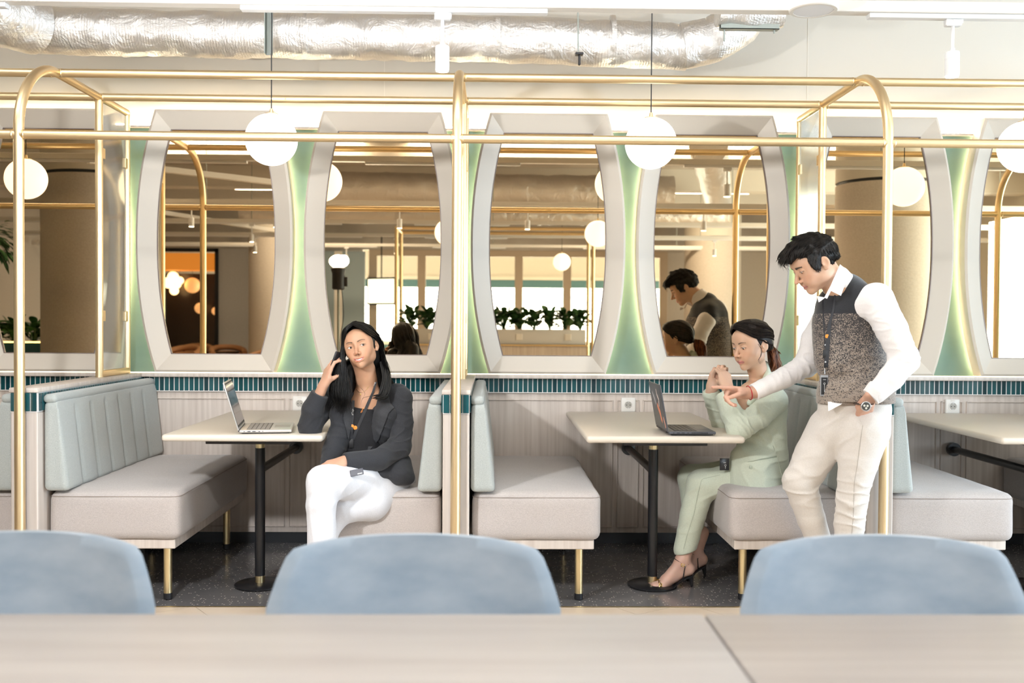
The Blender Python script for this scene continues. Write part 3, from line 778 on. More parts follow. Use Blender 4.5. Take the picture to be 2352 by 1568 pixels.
# glazed partition with timber mullions
t = thing('glazed_partition', 'timber-framed glass partition across the back of the room', 'partition', (0,-6.5,0))
tim = mat('pale_timber',(.55,.44,.33),.5)
for i,xx in enumerate([-2.12+.86*j for j in range(7)]):
    MB().box(xx-.07,xx+.07,-.04,.04,.004,2.41,.004,1).build('mullion', tim, t)
    if i < 6: MB().box(xx+.07,xx+.79,-.004,.004,.1,2.41).build('glass_pane', glassm, t, smooth=False)
MB().box(-2.19,3.11,-.04,.04,2.41,2.52,.004,1).build('header', tim, t)
MB().box(-2.19,3.11,-.03,.03,.004,.1).build('sill', tim, t)
struct(MB().box(-7.2,7.2,-6.56,-6.44,2.52,3.3).build('wall_rear_bulkhead', ceilm, smooth=False))
struct(MB().box(-3.9,4.9,-8.60,-8.56,1.93,2.10).build('trim_teal_header', teal_m, smooth=False))
struct(MB().box(-7.2,7.2,-8.60,-8.58,2.15,3.3).build('trim_rear_upper', beamc, smooth=False))
# grey-blue panelled wall and the white post, left of the partition
t = thing('panelled_screen_wall', 'grey-blue panelled wall seen behind the studio lamp in the third mirror', 'wall panel', (0,-6.0,0))
for (x0,x1,m_) in ((-3.05,-2.72,greyblue),(-2.72,-2.58,white),(-2.58,-2.2,greyblue)): MB().box(x0,x1,-.05,.05,.004,2.45,.004,1).build('panel', m_, t)
MB().box(-2.98,-2.90,.051,.056,.9,2.2).build('lit_slot', mat('pale_slot',(.75,.82,.86),.4), t)  # pale strip on the panel face
t = thing('wall_screen', 'bright flat screen on a black bracket, seen in the third mirror', 'screen', (-1.95,-6.2,1.78), rz=.5)
MB().box(-.30,.30,-.03,.0,-.24,.24,.004,1).build('casing', blackp, t); MB().box(-.27,.28,.001,.004,-.21,.21).build('display', emis('display_white',(.85,1,.95),2.2), t, smooth=False)
MB().cyl((0,-.02,.24),(0,-.02,1.0),.012,n=10).build('bracket', blackp, t)
# dark restaurant front with an amber header
t = thing('dark_shopfront', 'dark glazed shopfront with an amber header, reflected in the second mirror', 'shopfront', (0,-6.5,0))
MB().box(-5.95,-4.88,-.6,-.56,.004,2.1).build('dark_backing', walnut, t, smooth=False)
MB().box(-5.95,-4.88,-.52,-.05,2.14,2.44).build('amber_header', emis('amber_glow',(.9,.34,.05),.55,(.6,.28,.08)), t, smooth=False)
MB().box(-5.99,-5.93,-.04,.04,.004,2.5).box(-4.90,-4.84,-.04,.04,.004,2.5).box(-5.99,-4.84,-.04,.04,2.46,2.52).build('black_frame', blackp, t, smooth=False)
for (xx,zz,r_) in ((-5.72,2.02,.10),(-5.66,1.90,.085),(-5.80,1.92,.10),(-5.70,1.78,.08),(-5.60,1.96,.07)):
    o = thing('cluster_globe', '%s glowing globe of the lamp cluster in the dark shopfront' % {2.02:'topmost',1.90:'central',1.92:'leftmost',1.78:'lowest',1.96:'rightmost'}[zz], 'pendant lamp', (xx,-6.75,zz), 'lamp cluster in the shopfront'); MB().sphere((0,0,0),r_,20,12).build('globe', MATS.get('cluster_glow') or emis('cluster_glow',(1,.80,.50),3.5), o); MB().cyl((0,0,r_*.95),(0,0,2.45-zz),.003,n=6).build('cord', blackp, o)
for i,(xx,zz,r_) in enumerate(((-5.42,1.88,.14),(-5.28,1.47,.10),(-5.00,1.42,.075))):
    o = thing('amber_globe', ['largest dim amber globe in the dark shopfront','middle dim amber globe, lower in the dark shopfront','smallest dim amber globe at the right of the dark shopfront'][i], 'pendant lamp', (xx,-6.9,zz)); MB().sphere((0,0,0),r_,20,12).build('globe', MATS.get('amber_globe') or emis('amber_globe',(.85,.50,.25),.8), o); MB().cyl((0,0,r_*.95),(0,0,2.45-zz),.003,n=6).build('cord', blackp, o)
plw = mat('pale_plaster_wall',(.50,.45,.40),.9); add_noise(plw,(.52,.49,.46),(.60,.57,.54),(1,1,1),60,5,.7,.3,.7)
struct(MB().box(-4.84,-2.3,-6.65,-6.5,0,2.52).box(-7.2,-5.99,-6.65,-6.5,0,3.3).build('wall_rear_plaster', plw, smooth=False))
struct(MB().box(3.12,7.2,-6.6,-6.5,0,3.3).build('wall_rear_right', plast, smooth=False))
def tan_chair(loc, rz, label):
    t = thing('tan_armchair', label, 'chair', loc, 'tan tub armchairs', rz)
    b = MB(); pts = []
    for i in range(17):
        a = -1.9+3.8*i/16; pts.append((math.sin(a)*.26, -math.cos(a)*.24, .82-.10*(abs(a)/1.9)**2))
    b.tube(pts, .045, 10); b.build('back_rail', orange_c, t)
    b = MB(); b.tube([(p[0],p[1],p[2]-.14) for p in pts], .05, 8, flat=1.8); b.build('backrest', orange_c, t)
    MB().rbox((0,0,.44),(.25,.25,.05),.04,.08).build('seat', orange_c, t)
    for sx in (-1,1):
        for sy in (-1,1): MB().cyl((sx*.18,sy*.18,.40),(sx*.22,sy*.22,.004),.016,.01,n=10).build('leg', walnut, t)
for i,(x,y,rz) in enumerate([(-4.85,-4.5,.3),(-4.25,-4.9,-.4),(-3.15,-2.6,.6),(-4.95,-5.5,0)]):
    tan_chair((x,y,0), rz, ['tan tub armchair low at the left of the second mirror','tan tub armchair beside the far column in the second mirror','tan tub armchair at the lower right of the second mirror','tan tub armchair farthest back near the dark shopfront'][i])
t = thing('round_table', 'small dark round table between the tan armchairs', 'table', (-4.5,-5.2,0)); MB().cyl((0,0,.72),(0,0,.75),.4,n=32).build('tabletop', walnut, t); MB().cyl((0,0,.01),(0,0,.72),.03,n=12).build('column', blackm, t); MB().cyl((0,0,.0),(0,0,.012),.22,n=24).build('base', blackm, t)
# left side: hanging greenery and a tiled plant box
t = thing('tiled_planter', 'dark tiled plant box with a lit rim, reflected in the leftmost mirror', 'planter', (-5.25,.25,0))
MB().box(-.75,.55,-.25,.25,.004,1.0).build('box_wall', tilem, t, smooth=False)
MB().box(-.76,.56,.235,.255,1.0,1.015).build('lit_rim', emis('rim_light',(1,.80,.35),4), t, smooth=False)
for i in range(6): copy_tree(pl[i%3], (-5.9+.23*i,.27,1.0), 'leafy plant in the dark tiled plant box, %s from the mirror edge' % ['first','second','third','fourth','fifth','last'][i], rz=i*1.3, group='plants in the tiled plant box')
hb = thing('hanging_foliage', 'ball of dark trailing foliage hanging at the left, leftmost mirror', 'plant', (-5.35,.6,2.05))
b = MB()
for i in range(420):
    a = rnd.uniform(0,6.28); z = rnd.uniform(-1,1); q = Vector((math.sqrt(1-z*z)*math.cos(a),math.sqrt(1-z*z)*math.sin(a),z)); r_ = rnd.uniform(.12,.30)
    leaf(b, q*r_, q+Vector((0,0,-.5)), rnd.uniform(.07,.12), rnd.uniform(.018,.028), rnd)
o = b.build('foliage', leafm, hb, ang=80); o['kind'] = 'stuff'
MB().cyl((0,0,0),(0,0,1.25),.005,n=8).build('hanger', blackp, hb)
t = thing('brass_panel_screen', 'glowing brass panel screen behind the tiled planter, leftmost mirror', 'screen', (-5.1,-1.6,0))
MB().box(-.5,.5,-.02,.02,.9,2.3,.004,1).build('panel', brass, t); MB().tube([(-.5,0,.004),(-.5,0,2.4),(.5,0,2.4),(.5,0,.004)],.02,12).build('frame', brass, t)  # plain brass panel in a tube frame
# photographer's bare-bulb studio lamp on its stand
t = thing('studio_flash', 'bright bare-bulb studio lamp on a black stand, reflected in the third mirror', 'studio lamp', (-1.42,2.0,0))
MB().sphere((0,0,1.80),.085,28,18,(1,1,.72)).build('bulb', emis('flash_bulb',(1,.98,.95),30), t)
MB().lathe((0,0,1.60), [(.045,-.06),(.058,-.05),(.058,.09),(.068,.12),(.068,.14),(.05,.145)], 24).build('lamp_head', blackp, t)
MB().box(.03,.085,-.012,.012,1.57,1.66,.004,1).build('tilt_bracket', blackp, t)
MB().cyl((0,0,.62),(0,0,1.55),.011,n=12).cyl((0,0,.3),(0,0,.66),.014,n=12).build('stand_pole', steel, t)
for a in (0,2.09,4.19): MB().tube([(0,0,.62),(math.cos(a)*.42,math.sin(a)*.42,.01)],.009,8).build('leg', blackp, t)
MB().tube(catmull([(0.03,0,1.56),(.05,.02,1.3),(.02,.03,1.0),(.06,.0,.5),(.1,.1,.01)],6),.004,6).build('cable', blackp, t)
fl_ = lamp('flash_light', 'SPOT', (-1.36,2.11,1.80), 150, (.96,.98,1.0), shadow_soft_size=.05, spot_size=math.radians(140), spot_blend=.8)
fl_.rotation_euler = (Vector((.5,5.2,.95))-Vector((-1.42,2.0,1.80))).to_track_quat('-Z','Y').to_euler()

# ================================================================ SMOOTH-UNION BODY MODELLER
def V3(*a): return np.array(a if len(a) == 3 else a[0], dtype=np.float32)
def cap(a, b, ra, rb=None, w=None, fl=1.0, flb=None):
    """tapered capsule; w = direction in which the section is scaled by fl (at a) .. flb (at b)"""
    a, b = V3(a), V3(b); rb = ra if rb is None else rb; flb = fl if flb is None else flb
    m = max(ra*max(1,fl), rb*max(1,flb)); lo, hi = np.minimum(a,b)-m, np.maximum(a,b)+m
    ab = b-a; L2 = float(ab@ab) or 1e-9
    if w is not None:
        w = V3(w); w = w/np.linalg.norm(w)
    def f(p):
        q = p-a; t = np.clip((q@ab)/L2, 0, 1); q = q - t[...,None]*ab; r = ra+(rb-ra)*t
        if w is None: return np.sqrt((q*q).sum(-1))-r
        qw = q@w; rest = np.maximum((q*q).sum(-1)-qw*qw, 0); r1 = r*(fl+(flb-fl)*t)
        k0 = np.sqrt((qw/r1)**2+rest/r**2); k1 = np.sqrt((qw/r1**2)**2+rest/r**4)+1e-9
        return k0*(k0-1)/k1
    return f, lo, hi
def ell(c, r, R=None):
    c, r = V3(c), V3(r); R = np.eye(3, dtype=np.float32) if R is None else np.array(R, dtype=np.float32)
    ext = np.abs(R)@r
    def f(p):
        q = (p-c)@R                       # columns of R are the axes
        k0 = np.sqrt(((q/r)**2).sum(-1)); k1 = np.sqrt(((q/(r*r))**2).sum(-1))+1e-9
        return k0*(k0-1)/k1
    return f, c-ext, c+ext
def halfspace(c, n):
    c, n = V3(c), V3(n); n = n/np.linalg.norm(n)
    return (lambda p: (p-c)@n), None, None      # removes the side n points to
class Sdf:
    def __init__(s): s.ops = []
    def add(s, prim, k=.01): s.ops.append(('a', prim, k)); return s
    def sub(s, prim, k=.004): s.ops.append(('s', prim, k)); return s
    def cut(s, prim): s.ops.append(('c', prim, 0)); return s
    def warp(s, fn): s.ops.append(('w', (fn,None,None), 0)); return s
    def chain(s, pts, rads, k=.01, w=None, fl=1.0):
        fls = fl if hasattr(fl,'__len__') else [fl]*len(pts)
        for i in range(len(pts)-1):
            s.add(cap(pts[i], pts[i+1], rads[i], rads[i+1], w, fls[i], fls[i+1]), k if i == 0 else min(k,.006)+.004)
        return s
    def mesh(s, h, pad=None):
        los = [p[1] for o,p,k in s.ops if o=='a']; his = [p[2] for o,p,k in s.ops if o=='a']
        lo = np.min(los,0)-4*h-.01; hi = np.max(his,0)+4*h+.01
        n = np.ceil((hi-lo)/h).astype(int)+1
        ax = [lo[i]+h*np.arange(n[i],dtype=np.float32) for i in range(3)]
        F = np.full(n, 1.0, dtype=np.float32)
        for op, (f, plo, phi), k in s.ops:
            if plo is None: sl = (slice(None),)*3
            else:
                m = k+3*h+.004
                i0 = np.maximum(((plo-m-lo)/h).astype(int),0); i1 = np.minimum(((phi+m-lo)/h).astype(int)+2, n)
                if np.any(i1<=i0): continue
                sl = tuple(slice(i0[i],i1[i]) for i in range(3))
            if op in 'cw':
                G = np.stack(np.meshgrid(*[ax[i] for i in range(3)], indexing='ij'),-1) if False else None
                # work near the surface only
                idx = np.argwhere(F < 3*h+.01); P_ = lo+idx*h
                v = f(P_.astype(np.float32)); cur = F[idx[:,0],idx[:,1],idx[:,2]]
                F[idx[:,0],idx[:,1],idx[:,2]] = np.maximum(cur, v) if op == 'c' else cur+v
                continue
            P_ = np.stack(np.meshgrid(ax[0][sl[0]],ax[1][sl[1]],ax[2][sl[2]], indexing='ij'),-1)
            d = f(P_).astype(np.float32); cur = F[sl]
            if op == 'a':
                hh = np.maximum(k-np.abs(cur-d),0)/k; F[sl] = np.minimum(cur,d)-hh*hh*k*.25
            else:
                d = -d; hh = np.maximum(k-np.abs(cur-d),0)/k; F[sl] = np.maximum(cur,d)+hh*hh*k*.25
        # surface nets
        S = F < 0; shp = np.array(F.shape)-1
        acc = np.zeros((*shp,3), np.float32); cnt = np.zeros(shp, np.int16); edges = []
        for a in range(3):
            sl0 = [slice(None)]*3; sl1 = [slice(None)]*3; sl0[a] = slice(0,-1); sl1[a] = slice(1,None)
            cr = np.argwhere(S[tuple(sl0)] != S[tuple(sl1)])
            f0 = F[tuple(sl0)][cr[:,0],cr[:,1],cr[:,2]]; f1 = F[tuple(sl1)][cr[:,0],cr[:,1],cr[:,2]]
            pt = cr.astype(np.float32); pt[:,a] += f0/(f0-f1)
            b, c = (a+1)%3, (a+2)%3
            ok = (cr[:,b]>0)&(cr[:,c]>0)&(cr[:,b]<shp[b])&(cr[:,c]<shp[c]); cr, pt, f0 = cr[ok], pt[ok], f0[ok]
            cells = []
            for db, dc in ((0,0),(-1,0),(-1,-1),(0,-1)):
                q = cr.copy(); q[:,b] += db; q[:,c] += dc; cells.append(q)
                np.add.at(acc, (q[:,0],q[:,1],q[:,2]), pt); np.add.at(cnt, (q[:,0],q[:,1],q[:,2]), 1)
            edges.append((cells, f0 < 0))
        act = np.argwhere(cnt>0); ids = np.full(shp, -1, np.int64); ids[act[:,0],act[:,1],act[:,2]] = np.arange(len(act))
        v = acc[act[:,0],act[:,1],act[:,2]]/cnt[act[:,0],act[:,1],act[:,2]][:,None]
        v = lo+v*h; quads = []
        for cells, inside in edges:
            q = np.stack([ids[c[:,0],c[:,1],c[:,2]] for c in cells],1); q[~inside] = q[~inside][:,::-1]; quads.append(q)
        return v.astype(np.float32), np.concatenate(quads)
def np_mesh(name, parts, m, color=None, smooth_it=0):
    vs_, fs_, off = [], [], 0
    for v, f in parts: vs_.append(v); fs_.append(f+off); off += len(v)
    v = np.concatenate(vs_); f = np.concatenate(fs_)
    me = bpy.data.meshes.new(name); me.vertices.add(len(v)); me.vertices.foreach_set('co', v.ravel())
    me.loops.add(f.size); me.loops.foreach_set('vertex_index', f.ravel().astype(np.int32))
    me.polygons.add(len(f)); me.polygons.foreach_set('loop_start', np.arange(0,f.size,4,dtype=np.int32)); me.polygons.foreach_set('loop_total', np.full(len(f),4,np.int32))
    me.update(calc_edges=True); me.validate()
    me.polygons.foreach_set('use_smooth', [True]*len(me.polygons)); me.materials.append(m)
    if color is not None:
        at = me.color_attributes.new('Col','FLOAT_COLOR','POINT'); c = np.ones((len(v),4),np.float32); c[:,:3] = color(v); at.data.foreach_set('color', c.ravel())
    return me
def sdf_obj(name, sd, h, m, parent, color=None, smooth=0):
    v, f = sd.mesh(h); me = np_mesh(name, [(v,f)], m, color); o = link(name, me, parent)
    if smooth:
        md = o.modifiers.new('smooth','SMOOTH'); md.iterations = smooth; md.factor = .5
    return o
def sines(seed, freq, n=7, aniso=None):
    """cheap smooth pseudo-noise in -1..1"""
    r = np.random.RandomState(seed); K = r.normal(size=(n,3)); K /= np.linalg.norm(K,axis=1)[:,None]; K *= freq*r.uniform(.6,1.5,(n,1)); ph = r.uniform(0,6.28,n)
    if aniso is not None: K = K*np.array(aniso)
    return lambda p: np.sin(p@K.T.astype(np.float32)+ph).mean(-1)*1.6
def folds(center, axis, spread, freq, amp, seed=0, slant=.5):
    """irregular creases running round a limb near a joint"""
    c, ax = V3(center), V3(axis); ax = ax/np.linalg.norm(ax); r = np.random.RandomState(seed+100)
    K = ax[None]*freq*r.uniform(.45,1.1,(5,1)) + r.normal(size=(5,3))*freq*.20*(1+slant); ph = r.uniform(0,6.28,5)
    def f(p):
        q = p-c; r2 = (q*q).sum(-1); g = np.exp(-r2/spread**2)
        n_ = np.sin(p@K.T.astype(np.float32)+ph).mean(-1)*1.9
        return amp*g*(.30-1.25*np.clip(1-1.5*np.abs(n_),0,1)**1.5)*.75
    return f
def Rot(fwd, up=(0,0,1)):
    """3x3 with columns lateral(x), forward(y), up(z)"""
    y = Vector(fwd).normalized(); z = Vector(up); z = (z-y*z.dot(y)).normalized(); x = y.cross(z)
    return np.array([[x.x,y.x,z.x],[x.y,y.y,z.y],[x.z,y.z,z.z]], dtype=np.float32)

def skin_mat(name, scatter=.12):
    m = mat(name, (.6,.4,.3), .5); n, l = nodes_of(m); b = n['Principled BSDF']
    a = n.new('ShaderNodeVertexColor'); a.layer_name = 'Col'; l.new(a.outputs[0], b.inputs['Base Color'])
    b.inputs['Subsurface Weight'].default_value = scatter; b.inputs['Subsurface Radius'].default_value = (.6,.25,.12); b.inputs['Subsurface Scale'].default_value = .012
    return m
skinm = skin_mat('skin')

class Head:
    """local frame: x lateral, y forward, z up; origin between the ears"""
    def __init__(s, c, fwd, up, size=1.0, male=False, smile=False, wide=1.0, gaze=(0,1,0), nose=1.0, open_=.0042):
        s.open = open_
        s.c, s.R, s.k, s.male, s.smile, s.wide, s.gaze, s.nose = V3(c), Rot(fwd,up), size, male, smile, wide, gaze, nose
    def W(s, p): p = V3(p)*V3(s.wide,1,1); return s.c + s.R@(p*s.k)
    def L(s, v): return ((v-s.c)@s.R)/s.k/V3(s.wide,1,1)
    def e(s, c, r, rot=None):
        R = s.R if rot is None else s.R@np.array(rot,dtype=np.float32)
        return ell(s.W(c), V3(r)*s.k*V3(s.wide,1,1), R)
    def cp(s, a, b, ra, rb=None): return cap(s.W(a), s.W(b), ra*s.k, (ra if rb is None else rb)*s.k)
    def prims(s, sd):
        k = s.k; m = s.male
        sd.add(s.e((0,-.014,.034),(.0745,.094,.080)), .02)
        sd.add(s.e((0,.028,-.012),(.0585,.060,.078)), .03*k)
        sd.add(s.e((0,.036,-.058),(.047 if m else .044,.044,.040)), .025*k)
        sd.add(s.e((0,.070,-.0905),(.018 if m else .014,.0165,.0155)), .028*k)
        for x in (-1,1):
            sd.add(s.e((x*.047,.002,-.052),(.014,.022,.024)), .035*k)             # jaw angle
            sd.add(s.e((x*.040,.056,-.020),(.021,.022,.020)), .022*k)             # cheekbone
            sd.add(s.e((x*.026,.070,-.046),(.016,.016,.018)), .022*k)             # cheek
            sd.add(s.e((x*.050,.040,.020),(.016,.030,.030)), .02*k)
        sd.add(s.cp((-.028,.0795,.0275),(.028,.0795,.0275),.0088 if m else .0062), .022*k)
        sd.add(s.e((0,.062,.050),(.050,.027,.034)), .02*k)                        # forehead
        for x in (-1,1): sd.sub(s.e((x*.0315,.1010,.0075),(.0185,.0165,.0115)), .016*k)
        nl = .0115*s.nose
        sd.add(s.cp((0,.082,.020),(0,.0965+nl*.6,-.018),.0062,.0068), .012*k)
        sd.add(s.cp((0,.0965+nl*.6,-.018),(0,.0990+nl,-.0275),.0070,.0088), .008*k)
        for x in (-1,1): sd.add(s.e((x*.0112,.0915+nl*.35,-.0325),(.0060,.0090,.0066)), .008*k)
        for x in (-1,1): sd.sub(s.e((x*.0062,.0985+nl*.4,-.0402),(.0030,.0050,.0035)), .003*k)
        # eyelids around the eyeball, opened by an almond slit
        for x in (-1,1):
            sd.add(s.e((x*.0315,.0745,.0055),(.0150,.0128,.0125)), .006*k)
            op = s.open
            sd.sub(s.e((x*.0315,.0900,.0040),(.0125,.0120,op)), .0015*k)
        # mouth
        if s.smile:
            up_ = [(-.0285,.0745,-.0525),(-.016,.0890,-.0560),(0,.0940,-.0570),(.016,.0890,-.0560),(.0285,.0745,-.0525)]
            lw = [(-.0285,.0745,-.0525),(-.016,.0865,-.0665),(0,.0915,-.0710),(.016,.0865,-.0665),(.0285,.0745,-.0525)]
            for i in range(4): sd.add(s.cp(up_[i],up_[i+1],.0026,.0026), .006*k); sd.add(s.cp(lw[i],lw[i+1],.0032,.0032), .006*k)
            mid = [(-.0255,.0790,-.0545),(-.014,.0920,-.0608),(0,.0970,-.0632),(.014,.0920,-.0608),(.0255,.0790,-.0545)]
            rr = (.0016,.0034,.0042,.0034,.0016)
            for i in range(4): sd.sub(s.cp(mid[i],mid[i+1],rr[i],rr[i+1]), .0012*k)
        else:
            for x in (-1,1): sd.add(s.cp((0,.0900,-.0580),(x*.019,.0810,-.0610),.0046,.0026), .007*k); sd.add(s.cp((0,.0885,-.0680),(x*.016,.0810,-.0655),.0056,.0030), .007*k)
            mid = [(-.0225,.0825,-.0605),(-.011,.0925,-.0628),(0,.0950,-.0632),(.011,.0925,-.0628),(.0225,.0825,-.0605)]
            for i in range(4): sd.sub(s.cp(mid[i],mid[i+1],.0012), .0018*k)
        # ears
        for x in (-1,1):
            a = .35*x; rr = [[math.cos(a),-math.sin(a),0],[math.sin(a),math.cos(a),0],[0,0,1]]
            sd.add(s.e((x*.0770,-.010,-.004),(.0060,.0170,.0255),rr), .005*k)
            sd.add(s.e((x*.0740,-.003,-.0270),(.0050,.0095,.0100),rr), .006*k)
            sd.sub(s.e((x*.0835,-.0055,-.002),(.0045,.0095,.0160),rr), .004*k)
            sd.add(s.e((x*.0765,.0045,-.008),(.0030,.0040,.0060)), .003*k)
        return sd
    def color(s, base, lip, brow, blush=(.0,.0,.0), stubble=0):
        base, lip, brow = V3(base), V3(lip), V3(brow)
        def f(v):
            L = s.L(v); x, y, z = np.abs(L[:,0]), L[:,1], L[:,2]; c = np.tile(base,(len(v),1))
            n = sines(3,60)(v); c *= (1+.03*n)[:,None]
            def mix(w, col):
                nonlocal c
                w = np.clip(w,0,1)[:,None]; c = c*(1-w)+V3(col)*w
            fr = np.clip((y-.03)/.02,0,1)*np.clip((.12-np.abs(z))/.01,0,1)
            mix(.22*np.exp(-((x-.040)/.020)**2-((z+.028)/.020)**2)*fr, base*V3(1.12,.72,.66))
            mix(.30*np.exp(-(x/.014)**2-((z+.030)/.014)**2)*fr*(y>.09), base*V3(1.08,.74,.70))
            if stubble: mix(stubble*np.clip((-.045-z)/.012,0,1)*np.clip((y+.01)/.02,0,1)*(z>-.115), base*V3(.62,.66,.72))
            # brows
            t = np.clip((x-.0145)/.032,0,1); bz = (.0235 if s.male else .0255)+(.0045 if s.male else .0075)*np.sin(t*2.2)-.004*t; th = (.0052 if s.male else .0026)*(1-.55*t)
            mix(1.3*np.clip(1.5-np.abs(z-bz)/th,0,1)*(x>.0125)*(x<.048)*(y>.045)*(.85 if s.male else .75), brow)
            # lash line and crease
            dx = (x-.0315)/.0150; ez = .0040; upz = ez+(s.open+.0003)*np.sqrt(np.clip(1-dx*dx,0,1))
            mix(.9*np.exp(-((z-upz)/.0013)**2)*(np.abs(dx)<1.05)*(y>.06), V3(.03,.02,.018))
            loz = ez-(s.open-.0002)*np.sqrt(np.clip(1-dx*dx,0,1))
            mix(.45*np.exp(-((z-loz)/.0010)**2)*(np.abs(dx)<.95)*(y>.06), V3(.06,.03,.025))
            # lips
            if s.smile:
                zc = -.0640+.0108*(x/.0270)**2; hw = .0092*np.sqrt(np.clip(1-(x/.0300)**2,0,1))
            else:
                zc = -.0632+.001*(x/.0235)**2; hw = .0098*np.sqrt(np.clip(1-(x/.0245)**2,0,1))+.0004
            mix(np.clip(3.2-3.2*np.abs(z-zc)/np.maximum(hw,1e-4),0,1)*(y>.066)*(x<(.0275 if s.smile else .0250))*(1-.35*np.clip((x-.018)/.009,0,1)*s.smile), lip)
            if not s.smile: mix(.8*np.exp(-((z+.0632)/.0013)**2)*(x<.0235)*(y>.075), lip*.35)
            mix(.8*np.exp(-((x-.0062)/.0028)**2-((z+.0400)/.0028)**2)*(y>.085), base*.25)
            return np.clip(c,0,1)
        return f
    def eyes(s, parent, iris=(.035,.018,.010)):
        g = Vector(s.gaze).normalized(); ew = MATS.get('eye_white') or mat('eye_white',(.78,.74,.70),.15)
        im = MATS.get('iris_dark') or mat('iris_dark',iris,.08)
        q = Vector((0,1,0)).rotation_difference(g).to_matrix().to_4x4()
        M4 = Matrix([[*map(float,s.R[i]),float(s.c[i])] for i in range(3)]+[[0,0,0,1]]) @ Matrix.Scale(s.k,4)
        for x in (-1,1):
            b = MB().sphere((x*.0315*s.wide,.0735,.0042),.0122,20,14); 
            for v in b.bm.verts: v.co = M4@v.co
            o = b.build('eye', ew, parent)
            c = Vector((x*.0315*s.wide,.0735,.0042))
            b = MB().sphere((0,0,0),.0057,18,10,(1,.35,1)); T = M4@Matrix.Translation(c)@q@Matrix.Translation((0,.0112,0))
            for v in b.bm.verts: v.co = T@v.co
            b.build('iris', im, o)

def hand(sd, wrist, ydir, back, side, size, curls, spread=(.10,.02,-.05,-.13), thumb=None, k=.006, fingers=True):
    """adds a hand: ydir to the fingers, back = normal of the back of the hand, side=+1 when the thumb is on ydir x back's side"""
    Y = Vector(ydir).normalized(); Z = Vector(back); Z = (Z-Y*Z.dot(Y)).normalized(); X = Y.cross(Z)*side
    w = Vector(wrist); T = lambda p: w+(X*p[0]+Y*p[1]+Z*p[2])*size
    Zn = tuple(Z)
    sd.add(cap(T((0,-.03,0)),T((0,.012,0)),.0250*size,.0265*size,Zn,.70,.66), .01)
    sd.add(cap(T((.004,.010,0)),T((.003,.070,0)),.030*size,.0375*size,Zn,.52,.36), .012)
    sd.add(cap(T((-.020,.012,-.003)),T((-.022,.060,-.002)),.013*size,.0105*size), .010)
    sd.add(cap(T((.018,.016,-.007)),T((.031,.046,-.008)),.0150*size,.0125*size), .010)
    mx = (.0275,.0095,-.0085,-.0255); my = (.086,.090,.086,.076)
    ln = ((.042,.025,.021),(.046,.029,.022),(.043,.027,.021),(.033,.020,.019)); rr = ((.0092,.0083,.0076,.0066),(.0094,.0085,.0077,.0067),(.0090,.0081,.0073,.0064),(.0080,.0071,.0064,.0057))
    tips = []
    for i in range(4):
        a = 0; p = Vector((mx[i],my[i],.001)); sp = spread[i]; base = Vector((mx[i]*.75,my[i]-.022,0)); sd.add(cap(T(base),T(p),.0095*size,rr[i][0]*1.02*size), k)
        for j in range(3):
            a += math.radians(curls[i][j]); d = Vector((math.sin(sp)*math.cos(a), math.cos(sp)*math.cos(a), -math.sin(a)))
            q = p+d*ln[i][j]; sd.add(cap(T(p),T(q),rr[i][j]*size,rr[i][j+1]*size), .0028 if j else .005); p = q
        n = Vector((0,math.sin(a),math.cos(a)))
        tips.append((np.array(T(p+n*.0050)), np.array(T(p))))
    th = thumb or [(.026,.030,-.008),(.050,.058,-.012),(.058,.088,-.014),(.060,.110,-.014)]
    trad = (.0135,.0108,.0096,.0080)
    for i in range(3): sd.add(cap(T(th[i]),T(th[i+1]),trad[i]*size,trad[i+1]*size), .007 if i == 0 else .003)
    tips.append((np.array(T(Vector(th[3])+Vector((.002,0,.005)))), np.array(T(th[3]))))
    return tips
def hand_color(base, tips, nail=(.75,.45,.40)):
    base = V3(base)
    def f(v):
        c = np.tile(base,(len(v),1))*(1+.05*sines(8,90)(v))[:,None]
        for n, t in tips:
            d = np.linalg.norm(v-V3(n),axis=1); w = np.clip(1.4-d/.0052,0,1)[:,None]; c = c*(1-w)+V3(nail)*w
            d2 = np.linalg.norm(v-V3(t),axis=1); w = (.25*np.exp(-(d2/.012)**2))[:,None]; c = c*(1-w)+base*V3(1.1,.75,.7)*w
        return np.clip(c,0,1)
    return f

def cloth_mat(name, c1, c2, rough=.85, scale=260, bump=.25, sheen=.15, an=(1,1,1)):
    m = mat(name, c1, rough, Sheen_Weight=sheen); add_noise(m, c1, c2, an, scale, 3, bump, .3, .7); return m
hair_mats = {}
def hair_mat(name, c1, c2, rough=.34):
    m = mat(name, c1, rough+.08, Specular_IOR_Level=.28); add_noise(m, c1, c2, (1,1,.25), 90, 3, .25, .35, .7); return m

